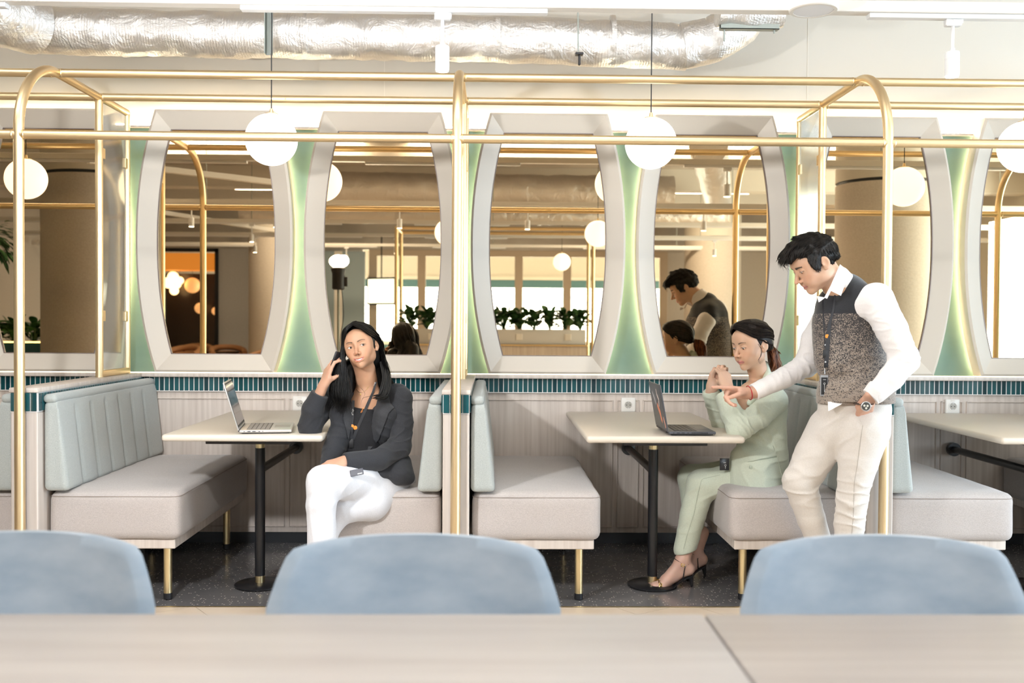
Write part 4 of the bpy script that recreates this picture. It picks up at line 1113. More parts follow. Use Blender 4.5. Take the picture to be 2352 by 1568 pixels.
def lock_tubes(b, paths, r0, n=5, flat=.55, taper=.25):
    for pts in paths:
        N = len(pts); rad = [r0*(min(1,.5+1.5*i/N))*(1-(1-taper)*max(0,(i/(N-1)-.55)/.45)) for i in range(N)]
        b.tube(pts, rad, n, True, flat)
def hair_sheet(b, guides, count, r, jitter, rnd, wave=.0, wfreq=3.0, m=6, taper=.25):
    """locks interpolated across a fan of guide curves"""
    G = [catmull(g, m) for g in guides]; L = min(len(g) for g in G); G = [g[:L] for g in G]; paths = []
    for i in range(count):
        u = (i+rnd.random())/count*(len(G)-1); k = min(int(u),len(G)-2); f = u-k
        j = Vector((rnd.gauss(0,1),rnd.gauss(0,1),rnd.gauss(0,1)))*jitter; ph = rnd.random()*6.28; pts = []
        cut_ = L-int(rnd.random()*.22*L)
        for q in range(cut_):
            t = q/(L-1); p = G[k][q].lerp(G[k+1][q], f)+j*(.35+.8*t)
            wv = wave*t*t; p = p+Vector((math.sin(ph*.4+u*1.3+t*wfreq*6.28)*wv, math.cos(ph*.4+u*1.3+t*wfreq*6.28)*wv, 0)); pts.append(p)
        paths.append(pts)
    lock_tubes(b, paths, r, taper=taper)
def groom(b, me_v, me_n, flow, length, lift, n, rnd, r=.0028, keep=None, steps=5):
    """short locks growing from a scalp surface along flow(p)"""
    idx = list(range(len(me_v))); rnd.shuffle(idx); c = 0; paths = []
    for i in idx:
        p = Vector(me_v[i]); nn = Vector(me_n[i])
        if keep and not keep(p): continue
        d = flow(p); d = (d-nn*d.dot(nn)); 
        if d.length < 1e-4: continue
        d = d.normalized(); Ls = length(p)*(.7+.6*rnd.random()); pts = [p-nn*.003]; q = p.copy()
        for s_ in range(steps):
            dd = (d+Vector((rnd.gauss(0,.08),rnd.gauss(0,.08),rnd.gauss(0,.08)))+nn*lift*(1-s_/steps)).normalized(); q = q+dd*(Ls/steps); pts.append(q.copy())
            d = (d*.9+flow(q).normalized()*.1); d = d-nn*d.dot(nn)*.6
        paths.append(pts); c += 1
        if c >= n: break
    lock_tubes(b, paths, r, 4, .7, .1)
def mesh_vn(me):
    n = len(me.vertices); v = np.empty(n*3,np.float32); nn = np.empty(n*3,np.float32)
    me.vertices.foreach_get('co',v); me.vertex_normals.foreach_get('vector',nn); return v.reshape(-1,3), nn.reshape(-1,3)
def bvh_of(objs):
    vs_, fs_, off = [], [], 0
    for o in objs:
        me = o.data; M = o.matrix_basis
        vs_ += [v.co.copy() for v in me.vertices]; fs_ += [tuple(i+off for i in p.vertices) for p in me.polygons]; off += len(me.vertices)
    return BVHTree.FromPolygons(vs_, fs_)
EYE = Vector((0,0,1.25))
def drape(bvh, pts, width, thick=.0012, name='strap', m=None, parent=None, lift=.001, step=.008, widths=None, view=None):
    """flat band laid on a surface: points (roughly in front of it) are dropped along `view`"""
    pts = [Vector(p) for p in pts]; dense = []; ws = []
    widths = widths or [width]*len(pts)
    for i in range(len(pts)-1):
        k = max(1,int((pts[i+1]-pts[i]).length/step))
        for j in range(k): dense.append(pts[i].lerp(pts[i+1],j/k)); ws.append(widths[i]+(widths[i+1]-widths[i])*j/k)
    dense.append(pts[-1]); ws.append(widths[-1]); hit = []; D_ = []
    for p in dense:
        d = Vector(view).normalized() if view else (p-EYE).normalized(); D_.append(d)
        loc, nrm, _, _ = bvh.ray_cast(p-d*.6, d, 1.4)
        hit.append((loc if loc else None, nrm))
    last = None
    for i,(l,n_) in enumerate(hit):
        if l is None: hit[i] = (last[0] if last else dense[i], last[1] if last else -d)
        last = hit[i]
    P_ = [h[0]-dd*(lift) for h,dd in zip(hit,D_)]
    P_ = [ (P_[max(0,i-1)]+P_[i]*2+P_[min(len(P_)-1,i+1)])/4 for i in range(len(P_))]
    b = MB(); prev = None; N = len(P_)
    for i in range(N):
        t = (P_[min(i+1,N-1)]-P_[max(i-1,0)]).normalized(); d = D_[i]; s_ = t.cross(d).normalized()*ws[i]/2; o_ = -d*thick
        ring = [b.bm.verts.new(q) for q in (P_[i]-s_, P_[i]+s_, P_[i]+s_+o_, P_[i]-s_+o_)]
        if prev:
            for a in range(4): b.bm.faces.new((prev[a],prev[(a+1)%4],ring[(a+1)%4],ring[a]))
        else: b.bm.faces.new(ring[::-1])
        prev = ring
    b.bm.faces.new(prev)
    return b.build(name, m, parent, smooth=True, ang=50)
def patch(bvh, outline_pts, name, m, parent, thick=.003, lift=.001, cell=.008, view=None):
    """flat cloth shape (lapel, flap) laid on a surface; outline in world points, projected along view"""
    mid = sum((Vector(p) for p in outline_pts), Vector())/len(outline_pts)
    d = Vector(view).normalized() if view else (mid-EYE).normalized(); ex = d.orthogonal().normalized() if abs(d.z) > .9 else d.cross(Vector((0,0,1))).normalized(); ez = ex.cross(d)
    o = Vector(outline_pts[0]); p2 = [((Vector(p)-o).dot(ex),(Vector(p)-o).dot(ez)) for p in outline_pts]
    b = MB(); vs_ = [b.bm.verts.new((x,0,z)) for x,z in p2]; f = b.bm.faces.new(vs_)
    bmesh.ops.triangulate(b.bm, faces=[f])
    xs0, xs1 = min(q[0] for q in p2), max(q[0] for q in p2); zs0, zs1 = min(q[1] for q in p2), max(q[1] for q in p2)
    x = xs0+cell
    while x < xs1: bmesh.ops.bisect_plane(b.bm, geom=b.bm.verts[:]+b.bm.edges[:]+b.bm.faces[:], plane_co=(x,0,0), plane_no=(1,0,0)); x += cell
    z = zs0+cell
    while z < zs1: bmesh.ops.bisect_plane(b.bm, geom=b.bm.verts[:]+b.bm.edges[:]+b.bm.faces[:], plane_co=(0,0,z), plane_no=(0,0,1)); z += cell
    res = []; dep = []
    for v in b.bm.verts:
        w_ = o+ex*v.co.x+ez*v.co.z; loc, nrm, _, _ = bvh.ray_cast(w_-d*.6, d, 1.4)
        dep.append(None if loc is None else (loc-w_).dot(d)); res.append(w_)
    good = [x for x in dep if x is not None]; av = sum(good)/max(1,len(good))
    for v, w_, q in zip(b.bm.verts, res, dep): v.co = w_+d*((q if q is not None else av)-lift)
    for _ in range(2): bmesh.ops.smooth_vert(b.bm, verts=b.bm.verts[:], factor=.3, use_axis_x=True, use_axis_y=True, use_axis_z=True)
    r = bmesh.ops.extrude_face_region(b.bm, geom=b.bm.faces[:])
    for v in [g for g in r['geom'] if isinstance(g,bmesh.types.BMVert)]: v.co -= d*thick
    return b.build(name, m, parent, ang=50)

def on(bv_, p, dy=.004):
    p = Vector(p); d = (p-EYE).normalized(); loc,_,_,_ = bv_.ray_cast(p-d*.8, d, 2); return (loc or p)-d*dy
def thing_part(name, parent):
    o = bpy.data.objects.new(name, None); scene.collection.objects.link(o); o.parent = parent; return o

# ================================================================ STANDING MAN
def build_man():
    t = thing('person', 'young man standing in white shirt and grey-black knitted vest, pointing at the black laptop', 'person', (1.529, 4.2, 0.0321))
    t.location = (0,0,0)
    SK = (.60,.365,.245)
    H = Head((1.3555, 4.17, 1.5034), (-.87,-.14,-.50), (-.47,-.03,.86), 1.0, male=True, nose=1.15, wide=.96, gaze=(.05,1,-.55), open_=.0018)
    sd = Sdf(); H.prims(sd)
    nb, nt = (1.4872, 4.21, 1.392), (1.411, 4.18, 1.464)
    sd.add(cap(nt, nb, .054, .062), .03)
    sd.add(cap(nb, (1.5267, 4.24, 1.3336), .062, .075), .03)
    # ---- hands
    fh = Sdf()
    wr = (1.1166, 4.335, 0.9456)
    y_ = Vector((0.9099, 4.3, 0.966))-Vector(wr)
    tipsR = hand(fh, wr, y_, (-.05,.62,.78), -1, 1.0, ((4,2,2),(62,55,25),(70,62,30),(74,60,30)), (.02,.0,-.03,-.08),
        thumb=[(.022,.026,-.012),(.030,.056,-.030),(.022,.082,-.040),(.012,.100,-.044)])
    fh.add(cap(wr, (1.1953, 4.35, 0.9622), .0255, .028), .01)
    lh = Sdf(); wl = (1.5366, 4.03, 0.9427)
    tipsL = hand(lh, wl, Vector((1.5643, 4.24, 0.7541))-Vector(wl), (.15,-1,-.5), 1, 1.0, ((4,6,6),(4,6,6),(4,6,6),(4,6,6)), thumb=[(.018,.03,-.01),(.024,.055,-.02),(.020,.08,-.03),(.016,.1,-.035)])
    lh.add(cap(wl, (1.5587, 4.01, 0.9851), .026, .028), .01)
    col = H.color(SK, (.47,.20,.16), (.03,.02,.016), stubble=.16)
    v1,f1 = sd.mesh(.0019); v2,f2 = fh.mesh(.0019); v3,f3 = lh.mesh(.0022)
    hc = hand_color((.62,.36,.26), tipsR+tipsL, (.72,.45,.38))
    n1 = len(v1)
    def colr(v): return np.concatenate([col(v[:n1]), hc(v[n1:])])
    body = link('body', np_mesh('body', [(v1,f1),(v2,f2),(v3,f3)], skinm, colr), t)
    H.eyes(t)
    # ---- hair: cap plus short swept locks
    hm = hair_mat('short_black_hair', (.005,.004,.0035), (.020,.015,.012), .5)
    hs = Sdf()
    hs.add(H.e((0,-.018,.040),(.0815,.098,.084)), .01); hs.add(H.e((0,.030,.082),(.064,.060,.040)), .03)
    hs.add(H.e((.0,.078,.084),(.054,.038,.020)), .02); hs.add(H.e((0,.0,.105),(.058,.060,.026)), .02); hs.add(H.e((0,-.060,.010),(.060,.045,.055)), .02)
    for x in (-1,1): hs.add(H.e((x*.0700,.022,.030),(.009,.030,.046)), .012)
    # clear the face, the ears and the nape
    hs.sub(H.e((0,.112,-.012),(.110,.070,.066)), .010); hs.sub(H.e((0,.055,-.085),(.12,.085,.088)), .012)
    hs.sub(H.e((0,-.085,-.085),(.11,.075,.062)), .012)
    for x in (-1,1): hs.sub(H.e((x*.088,-.010,-.008),(.020,.021,.030)), .006)
    n1_ = sines(21, 160, 9, (1,1,1)); n2_ = sines(22, 60)
    hs.warp(lambda p: .0030*n1_(p)+.0030*n2_(p))
    hair = sdf_obj('hair', hs, .003, hm, t)
    hv, hn = mesh_vn(hair.data); rnd = random.Random(5); b = MB()
    Rm = Matrix([[float(x) for x in r_] for r_ in H.R]); fwdv = Rm@Vector((0,1,0)); upv = Rm@Vector((0,0,1))
    def flow(p):
        L = H.L(np.array(p)[None])[0]
        if L[2] > .055: d = Vector((.25*L[0]/.06, 1.0, -.10-1.2*max(0,L[1]-.03)/.06))
        elif L[1] > -.02: d = Vector((0,.35,-1))
        else: d = Vector((0,-.15,-1))
        return Rm@d
    groom(b, hv, hn, flow, lambda p: .026 if H.L(np.array(p)[None])[0][2] > .06 else .017, .03, 5200, rnd, .0012)
    # front swept forward and to the side, few strays
    paths = []
    for i in range(150):
        x0 = rnd.uniform(-.052,.056); zz = rnd.uniform(-.012,.012)
        a = H.W((x0,.045,.112+zz)); m_ = H.W((x0*1.02,.095+rnd.uniform(-.01,.008),.094+zz)); e_ = H.W((x0+.010,.118+rnd.uniform(-.014,.010),.068+zz*1.2+rnd.uniform(-.006,.004)))
        paths.append(catmull([Vector(a),Vector(m_),Vector(e_)],4))
    lock_tubes(b, paths, .0026, 4, .7, .1)
    paths = []
    for i in range(9):
        x0 = rnd.uniform(-.02,.05); a = H.W((x0,.105,.078)); m_ = H.W((x0,.120,.060)); e_ = H.W((x0,.116+rnd.uniform(-.008,.010),.038+rnd.uniform(-.010,.014)))
        paths.append(catmull([Vector(a),Vector(m_),Vector(e_)],4))
    lock_tubes(b, paths, .0007, 4, 1, .3)
    b.build('hair_locks', hm, hair, ang=80)
    # ---- shirt: sleeves, collar, tail
    sm = cloth_mat('white_shirt_cotton', (.80,.77,.76), (.86,.83,.82), .8, 300, .15)
    sl = Sdf()
    SH, EL, CU = (1.5965, 4.12, 1.3501), (1.683, 4.03, 1.1071), (1.5416, 4.02, 0.9542)
    sl.chain([(1.5679, 4.15, 1.3323), SH, (1.636, 4.06, 1.2382), EL], [.070,.074,.063,.054], .02)
    sl.chain([EL, (1.6207, 4.015, 1.0329), (1.5608, 4.015, 0.9724)], [.052,.050,.041], .02)
    sl.add(cap((1.5631, 4.012, 0.9797), CU, .040,.036), .008)
    sl.warp(folds(EL,(.5,0,-.8),.085,150,.007,4)); sl.warp(folds((1.6029, 4.05, 1.2594),(.35,0,-.9),.09,90,.006,9,.9)); nz = sines(31,38,8,(1,1,.6)); sl.warp(lambda p: .0032*nz(p))
    cdir = Vector(CU)-Vector((1.6207, 4.015, 1.0329)); sl.cut(halfspace((1.5433, 4.02, 0.956), cdir))
    sdf_obj('shirt_sleeve', sl, .0042, sm, t)
    sr = Sdf(); S2, E2, W2 = (1.4742, 4.36, 1.2682), (1.4044, 4.4, 1.0723), (1.1627, 4.35, 0.9563)
    sr.chain([(1.5203, 4.3, 1.2967), S2, (1.4278, 4.38, 1.1812), E2], [.065,.062,.056,.052], .02)
    sr.chain([E2, (1.2887, 4.375, 1.0111), (1.1895, 4.35, 0.9698), W2], [.052,.046,.038,.034], .02)
    sr.warp(folds(E2,(-.6,0,-.6),.10,110,.008,14)); nz2 = sines(33,42,8,(1,1,.7)); sr.warp(lambda p: .0035*nz2(p)); sr.warp(folds((1.2622, 4.35, 1.0085),(-.9,0,-.3),.07,120,.004,15))
    sr.cut(halfspace((1.1531, 4.35, 0.9505), Vector(W2)-Vector((1.2887, 4.375, 1.0111))))
    sdf_obj('shirt_sleeve', sr, .0042, sm, t)
    cf = Sdf(); cf.add(cap((1.19, 4.352, 0.9678),(1.1512, 4.35, 0.9505),.0385,.0370),.01); cf.cut(halfspace((1.1493, 4.35, 0.9485), Vector(W2)-Vector((1.2887, 4.375, 1.0111)))); cf.cut(halfspace((1.2005, 4.355, 0.9695), Vector((1.2887, 4.375, 1.0111))-Vector(W2))); sdf_obj('shirt_cuff', cf, .003, sm, t)
    cf = Sdf(); cf.add(cap((1.5631, 4.012, 0.985),CU,.0425,.0400),.01); cf.cut(halfspace((1.5416, 4.02, 0.9524), cdir)); cf.cut(halfspace((1.5713, 4.015, 0.9919), -cdir)); sdf_obj('shirt_cuff', cf, .003, sm, t)
    # collar: two folded wings round the neck
    hv_ = bvh_of([body])
    cb = Sdf()
    nbv = Vector((1.4665, 4.205, 1.4213)); axis = (Vector((1.422, 4.185, 1.457))-Vector((1.5135, 4.23, 1.3519))).normalized()
    cb.add(cap(nbv-axis*.012, nbv+axis*.020, .072, .0655), .01)
    cb.sub(cap(nbv-axis*.10, nbv+axis*.10, .062, .056), .003)
    cb.sub(ell((1.3437, 4.15, 1.3308),(.022,.05,.05)), .004)
    sdf_obj('shirt_collar', cb, .0030, sm, t)
    def wing(pts, name='collar_wing'):
        b = MB(); n = len(pts); V_ = [Vector(p) for p in pts]; b.poly([*V_,*[v+Vector((0,-.004,0)) for v in V_]], [list(range(n)),list(range(n,2*n))[::-1]]+[[i,(i+1)%n,n+(i+1)%n,n+i] for i in range(n)])
        return b.build(name, sm, t, ang=30)
    wing([(1.4483, 4.135, 1.5002),(1.4726, 4.12, 1.476),(1.4729, 4.11, 1.4538),(1.4361, 4.085, 1.368),(1.3942, 4.085, 1.3875),(1.3784, 4.085, 1.355),(1.3691, 4.09, 1.3605),(1.3991, 4.1, 1.4114)])
    wing([(1.3416, 4.1, 1.366),(1.3721, 4.088, 1.3605),(1.355, 4.085, 1.3477),(1.3445, 4.086, 1.3405),(1.3421, 4.09, 1.3531)])
    wing([(1.3974, 4.115, 0.9282),(1.4613, 4.115, 0.9285),(1.446, 4.092, 0.9194),(1.3912, 4.09, 0.8904)], 'shirt_tail')
    # ---- knitted vest
    vm = mat('knitted_wool', (.2,.18,.16), .95, Sheen_Weight=.4)
    n, l = nodes_of(vm); bsdf = n['Principled BSDF']; tc = n.new('ShaderNodeTexCoord'); sep = n.new('ShaderNodeSeparateXYZ'); l.new(tc.outputs['Object'], sep.inputs[0])
    vo = n.new('ShaderNodeTexVoronoi'); vo.inputs['Scale'].default_value = 340; mp = n.new('ShaderNodeMapping'); mp.inputs['Scale'].default_value = (1,1,1.25); l.new(tc.outputs['Object'], mp.inputs[0]); l.new(mp.outputs[0], vo.inputs['Vector'])
    nz_ = n.new('ShaderNodeTexNoise'); nz_.inputs['Scale'].default_value = 55; nz_.inputs['Detail'].default_value = 5; mp2 = n.new('ShaderNodeMapping'); mp2.inputs['Scale'].default_value = (.35,.35,2.2); l.new(tc.outputs['Object'], mp2.inputs[0]); l.new(mp2.outputs[0], nz_.inputs['Vector'])
    sc = n.new('ShaderNodeSeparateColor'); l.new(vo.outputs['Color'], sc.inputs[0])
    # fraction of light stitches grows towards the hem
    mr = n.new('ShaderNodeMapRange'); mr.inputs['From Min'].default_value = 1.27; mr.inputs['From Max'].default_value = .93; mr.inputs['To Min'].default_value = .22; mr.inputs['To Max'].default_value = .88; l.new(sep.outputs['Z'], mr.inputs['Value'])
    ad = n.new('ShaderNodeMath'); ad.operation = 'ADD'; l.new(mr.outputs[0], ad.inputs[0])
    m2 = n.new('ShaderNodeMath'); m2.operation = 'MULTIPLY_ADD'; m2.inputs[1].default_value = .9; m2.inputs[2].default_value = -.45; l.new(nz_.outputs['Fac'], m2.inputs[0]); l.new(m2.outputs[0], ad.inputs[1])
    lt = n.new('ShaderNodeMath'); lt.operation = 'LESS_THAN'; l.new(sc.outputs[0], lt.inputs[0]); l.new(ad.outputs[0], lt.inputs[1])
    mx = n.new('ShaderNodeMix'); mx.data_type = 'RGBA'; mx.inputs['A'].default_value = (.040,.036,.038,1); mx.inputs['B'].default_value = (.29,.24,.20,1); l.new(lt.outputs[0], mx.inputs['Factor'])
    # black yoke above the chest
    gt = n.new('ShaderNodeMath'); gt.operation = 'GREATER_THAN'; gt.inputs[1].default_value = 1.305; n3 = n.new('ShaderNodeMath'); n3.operation = 'MULTIPLY_ADD'; n3.inputs[1].default_value = .02; l.new(nz_.outputs['Fac'], n3.inputs[0]); l.new(sep.outputs['Z'], n3.inputs[2]); l.new(n3.outputs[0], gt.inputs[0])
    mx2 = n.new('ShaderNodeMix'); mx2.data_type = 'RGBA'; l.new(gt.outputs[0], mx2.inputs['Factor']); l.new(mx.outputs['Result'], mx2.inputs['A']); mx2.inputs['B'].default_value = (.016,.018,.023,1)
    l.new(mx2.outputs['Result'], bsdf.inputs['Base Color']); bp = n.new('ShaderNodeBump'); bp.inputs['Strength'].default_value = .35; bp.inputs['Distance'].default_value = .002; l.new(vo.outputs['Distance'], bp.inputs['Height']); l.new(bp.outputs[0], bsdf.inputs['Normal'])
    ve = Sdf(); W = (0,1,0)
    ve.chain([(1.5039, 4.22, 1.385), (1.5158, 4.24, 1.3055), (1.5287, 4.24, 1.1843), (1.5456, 4.22, 1.0546), (1.5436, 4.19, 0.9358)], [.085,.132,.142,.140,.146], .04, W, (.9,.92,.88,.84,.84))
    ve.add(cap((1.5286, 4.17, 1.3837),(1.5861, 4.15, 1.347),.052,.055), .04); ve.add(cap((1.5016, 4.33, 1.335),(1.5029, 4.36, 1.2971),.055,.05), .04)
    ve.add(cap((1.4297, 4.2, 1.2491),(1.4378, 4.18, 1.0928),.070,.075), .04)
    ve.add(cap((1.4525, 4.18, 0.9546),(1.6141, 4.18, 0.9425),.078,.086), .03)
    ve.sub(cap((1.6193, 4.05, 1.3808),(1.5759, 3.98, 1.2067),.052,.052), .015)          # armhole
    ve.sub(cap((1.4008, 4.16, 1.441), (1.3972, 4.12, 1.3741), .045,.026), .012)        # neckline
    ve.warp(folds((1.5528, 4.1, 1.0423),(-.45,0,.9),.13,62,.010,41,1.2)); ve.warp(folds((1.4441, 4.1, 1.0056),(-.2,0,1),.10,80,.005,42))
    ve.cut(halfspace((1.5361, 4.2, 0.9295),(.02,0,-1)))
    vest = sdf_obj('knitted_vest', ve, .0048, vm, t)
    rib = Sdf(); rib.chain([(1.4564, 4.18, 0.9362),(1.6143, 4.18, 0.924)],[.083,.089],.01)
    rib.cut(halfspace((1.5363, 4.2, 0.9165),(.02,0,-1))); rib.cut(halfspace((1.5358, 4.2, 0.9573),(-.02,0,1)))
    sdf_obj('vest_hem', rib, .0048, vm, t)
    # ---- trousers
    tm_ = cloth_mat('stone_chino_cotton', (.64,.595,.545), (.70,.65,.60), .85, 240, .2)
    tr = Sdf(); WF = (0,1,0)
    tr.add(cap((1.4603, 4.19, 0.904),(1.6036, 4.18, 0.8907),.078,.086), .02)
    tr.add(cap((1.461, 4.21, 0.8038),(1.5786, 4.17, 0.8086),.086,.094), .04)
    tr.chain([(1.4523, 4.25, 0.7995), (1.3914, 4.25, 0.6865), (1.3272, 4.245, 0.5687), (1.3791, 4.26, 0.4118), (1.4446, 4.28, 0.2466), (1.4743, 4.29, 0.1204)], [.092,.085,.071,.060,.048,.044], .03)
    tr.chain([(1.5657, 4.15, 0.8015), (1.5396, 4.14, 0.6743), (1.5104, 4.13, 0.5201), (1.5043, 4.14, 0.4174), (1.5004, 4.15, 0.2772), (1.5005, 4.16, 0.1177)], [.100,.080,.063,.061,.052,.048], .03)
    tr.warp(folds((1.3193, 4.22, 0.5727),(.1,0,-1),.11,75,.010,51)); tr.warp(folds((1.4888, 4.08, 0.5018),(.0,0,-1),.12,85,.011,52)); tr.warp(folds((1.4398, 4.08, 0.7906),(.6,0,-.6),.12,60,.006,53)); nz3 = sines(55,30,8,(1,1,.5)); tr.warp(lambda p: .0025*nz3(p))
    tr.sub(cap((1.5172, 4.045, 0.9379),(1.5273, 4.055, 0.8691),.022,.012), .006)          # pocket mouth
    tr.cut(halfspace((1.5176, 4.2, 0.9238),(0,0,1)))
    trs = sdf_obj('trousers', tr, .0048, tm_, t)
    bv = bvh_of([trs]); seam = MATS.get('seam_beige') or mat('seam_beige',(.46,.42,.37),.9)
    drape(bv, [(1.5034, 4, 0.8442),(1.4935, 4, 0.7823),(1.484, 4, 0.6938),(1.4709, 4, 0.6052),(1.469, 4, 0.4811),(1.463, 4, 0.3923),(1.4537, 4, 0.2858)], .0022, .0006, 'side_seam', seam, trs)
    drape(bv, [(1.4757, 4, 0.9236),(1.4816, 4, 0.8795),(1.5034, 4, 0.8407)], .0035, .001, 'pocket_edge', tm_, trs)
    # shoes
    shm = mat('brown_leather_shoe', (.05,.025,.015), .35)
    for (q, yy) in (((1.4778, 4.3, 0.1178),4.30),((1.5019, 4.16, 0.1547),4.16)):
        q = Vector(q); q.z = 0
        s_ = Sdf(); s_.chain([(q.x+.03,yy,.055),(q.x-.06,yy,.050),(q.x-.16,yy,.035),(q.x-.20,yy,.030)],[.045,.043,.042,.028],.02); s_.cut(halfspace((0,0,.012),(0,0,-1)))
        o = sdf_obj('shoe', s_, .006, shm, t)
        MB().box(q.x-.225,q.x+.075,yy-.04,yy+.04,.006,.018,.006,2).build('sole', blackp, o)
    tr2 = Sdf()
    for (q,yy) in (((1.4744, 4.29, 0.1109),4.29),((1.5002, 4.16, 0.1455),4.16)):
        q = Vector(q); tr2.add(cap((q.x,yy,q.z+.03),(q.x+.005,yy,.085),.045,.043),.01)
    sdf_obj('trouser_leg_lower', tr2, .006, tm_, trs)
    # ---- watch, bracelet, lanyard
    lw = Vector((1.5127, 3.99, 0.9264)); wm = thing_part('watch', t)
    MB().tube([lw+Vector((math.cos(a)*.034,math.sin(a)*.030+.030,0)) for a in [i*PI/10 for i in range(21)]], .0075, 8, False, .25).build('watch_strap', mat('dark_brown_strap',(.035,.018,.012),.5), wm)
    MB().lathe((1.5043, 3.972, 0.9208), [(.0195,.008),(.0205,.004),(.0205,-.003),(.0185,-.0055),(.0165,-.0055)], 28, axis='y').build('watch_case', steel_b, wm)
    MB().lathe((1.5018, 3.9655, 0.9213), [(.0165,.0),(.0165,-.0012),(.001,-.0014)], 24, axis='y').build('watch_face', mat('watch_dial',(.05,.05,.045),.3), wm)
    b = MB(); dc = Vector((1.501, 3.9635, 0.9215))
    for (dx,dz) in ((-.0065,.003),(.0065,.002),(.001,-.0075)): b.lathe(dc+Vector((dx,0,dz)), [(.0046,.0),(.0046,-.0006),(.001,-.0007)], 16, axis='y')
    b.build('sub_dial', mat('cream_dial',(.6,.58,.5),.4), wm)
    MB().cyl((1.5236, 3.972, 0.9226),(1.5289, 3.972, 0.9227),.0025,n=10).build('crown', steel_b, wm)
    bw = Vector(wr).lerp(Vector((1.1953, 4.35, 0.9622)),.12); rd = mat('red_thread',(.45,.02,.03),.7); ax_ = (Vector((1.2049, 4.35, 0.9641))-Vector(wr)).normalized(); e1 = ax_.orthogonal().normalized(); e2 = ax_.cross(e1)
    MB().tube([bw+ (e1*math.cos(a)+e2*math.sin(a))*.0310 for a in [i*PI/12 for i in range(25)]], .0022, 6, False).build('thread_bracelet', rd, t)
    bvv = bvh_of([vest, trs])
    lan = MATS.get('black_lanyard') or mat('black_lanyard',(.012,.013,.018),.55)
    a1 = drape(bvv, [(1.3831, 4, 1.3707),(1.3768, 4, 1.3073),(1.3616, 4, 1.2492),(1.3555, 4, 1.1699),(1.3496, 4, 1.073)], .017, .0015, 'lanyard', lan, t, lift=.002, widths=[.006,.008,.014,.018,.018])
    drape(bvv, [(1.3338, 4, 1.3527),(1.3362, 4, 1.3018),(1.3407, 4, 1.2226),(1.3451, 4, 1.1522)], .006, .0015, 'lanyard_strap', lan, a1, lift=.001)
    MB().lathe(on(bvv,(1.3872, 4.1, 1.2004)), [(.0085,.002),(.0085,-.001),(.0075,-.0015),(.001,-.0015)], 20, axis='y').build('orange_badge', mat('orange_badge',(.85,.30,.04),.4), a1)
    b = MB()
    for pp in ((1.3803, 4.1, 1.1642),(1.3812, 4.1, 1.0938)): b.lathe(on(bvv,pp), [(.0035,.002),(.0035,-.0015),(.001,-.002)], 12, axis='y')
    b.build('snap_button', steel_b, a1)
    q = on(bvv,(1.3808, 4.1, 1.1281)); MB().box(q.x-.011,q.x+.011,q.y-.003,q.y+.003,q.z-.016,q.z+.016,.002,2).build('buckle', blackp, a1)
    q = on(bvv,(1.378, 4.1, 1.0595)); MB().tube([q+Vector((0,0,.01)),q,q+Vector((0,-.002,-.016))], .0022, 8).build('clip', steel_b, a1)
    q = on(bvv,(1.377, 4.1, 0.9962),.008); bd = MB().box(q.x-.0165,q.x+.0165,q.y-.002,q.y+.002,q.z-.044,q.z+.044,.002,2).build('badge_holder', mat('badge_holder_grey',(.33,.34,.36),.3), a1)
    MB().box(q.x-.0135,q.x+.0135,q.y-.0026,q.y-.0019,q.z-.038,q.z+.034).build('badge_card', blackp, bd, smooth=False)
    kw = mat('white_print',(.75,.75,.75),.5); b = MB(); yk = q.y-.0031
    b.tube([(q.x+math.cos(a)*.0035,yk,q.z+.008+math.sin(a)*.0035) for a in [i*PI/6 for i in range(13)]], .0006,5,False).box(q.x-.0006,q.x+.0006,yk-.0003,yk+.0003,q.z-.026,q.z+.0045).box(q.x,q.x+.003,yk-.0003,yk+.0003,q.z-.026,q.z-.0245).box(q.x,q.x+.003,yk-.0003,yk+.0003,q.z-.0225,q.z-.021).box(q.x-.006,q.x+.006,yk-.0003,yk+.0003,q.z+.024,q.z+.0255)
    b.build('key_emblem', kw, bd, smooth=False)
    return t
def thing_part(name, parent):
    o = bpy.data.objects.new(name, None); scene.collection.objects.link(o); o.parent = parent; return o
import time as _t
_s = _t.time(); man = build_man(); print('man', _t.time()-_s)

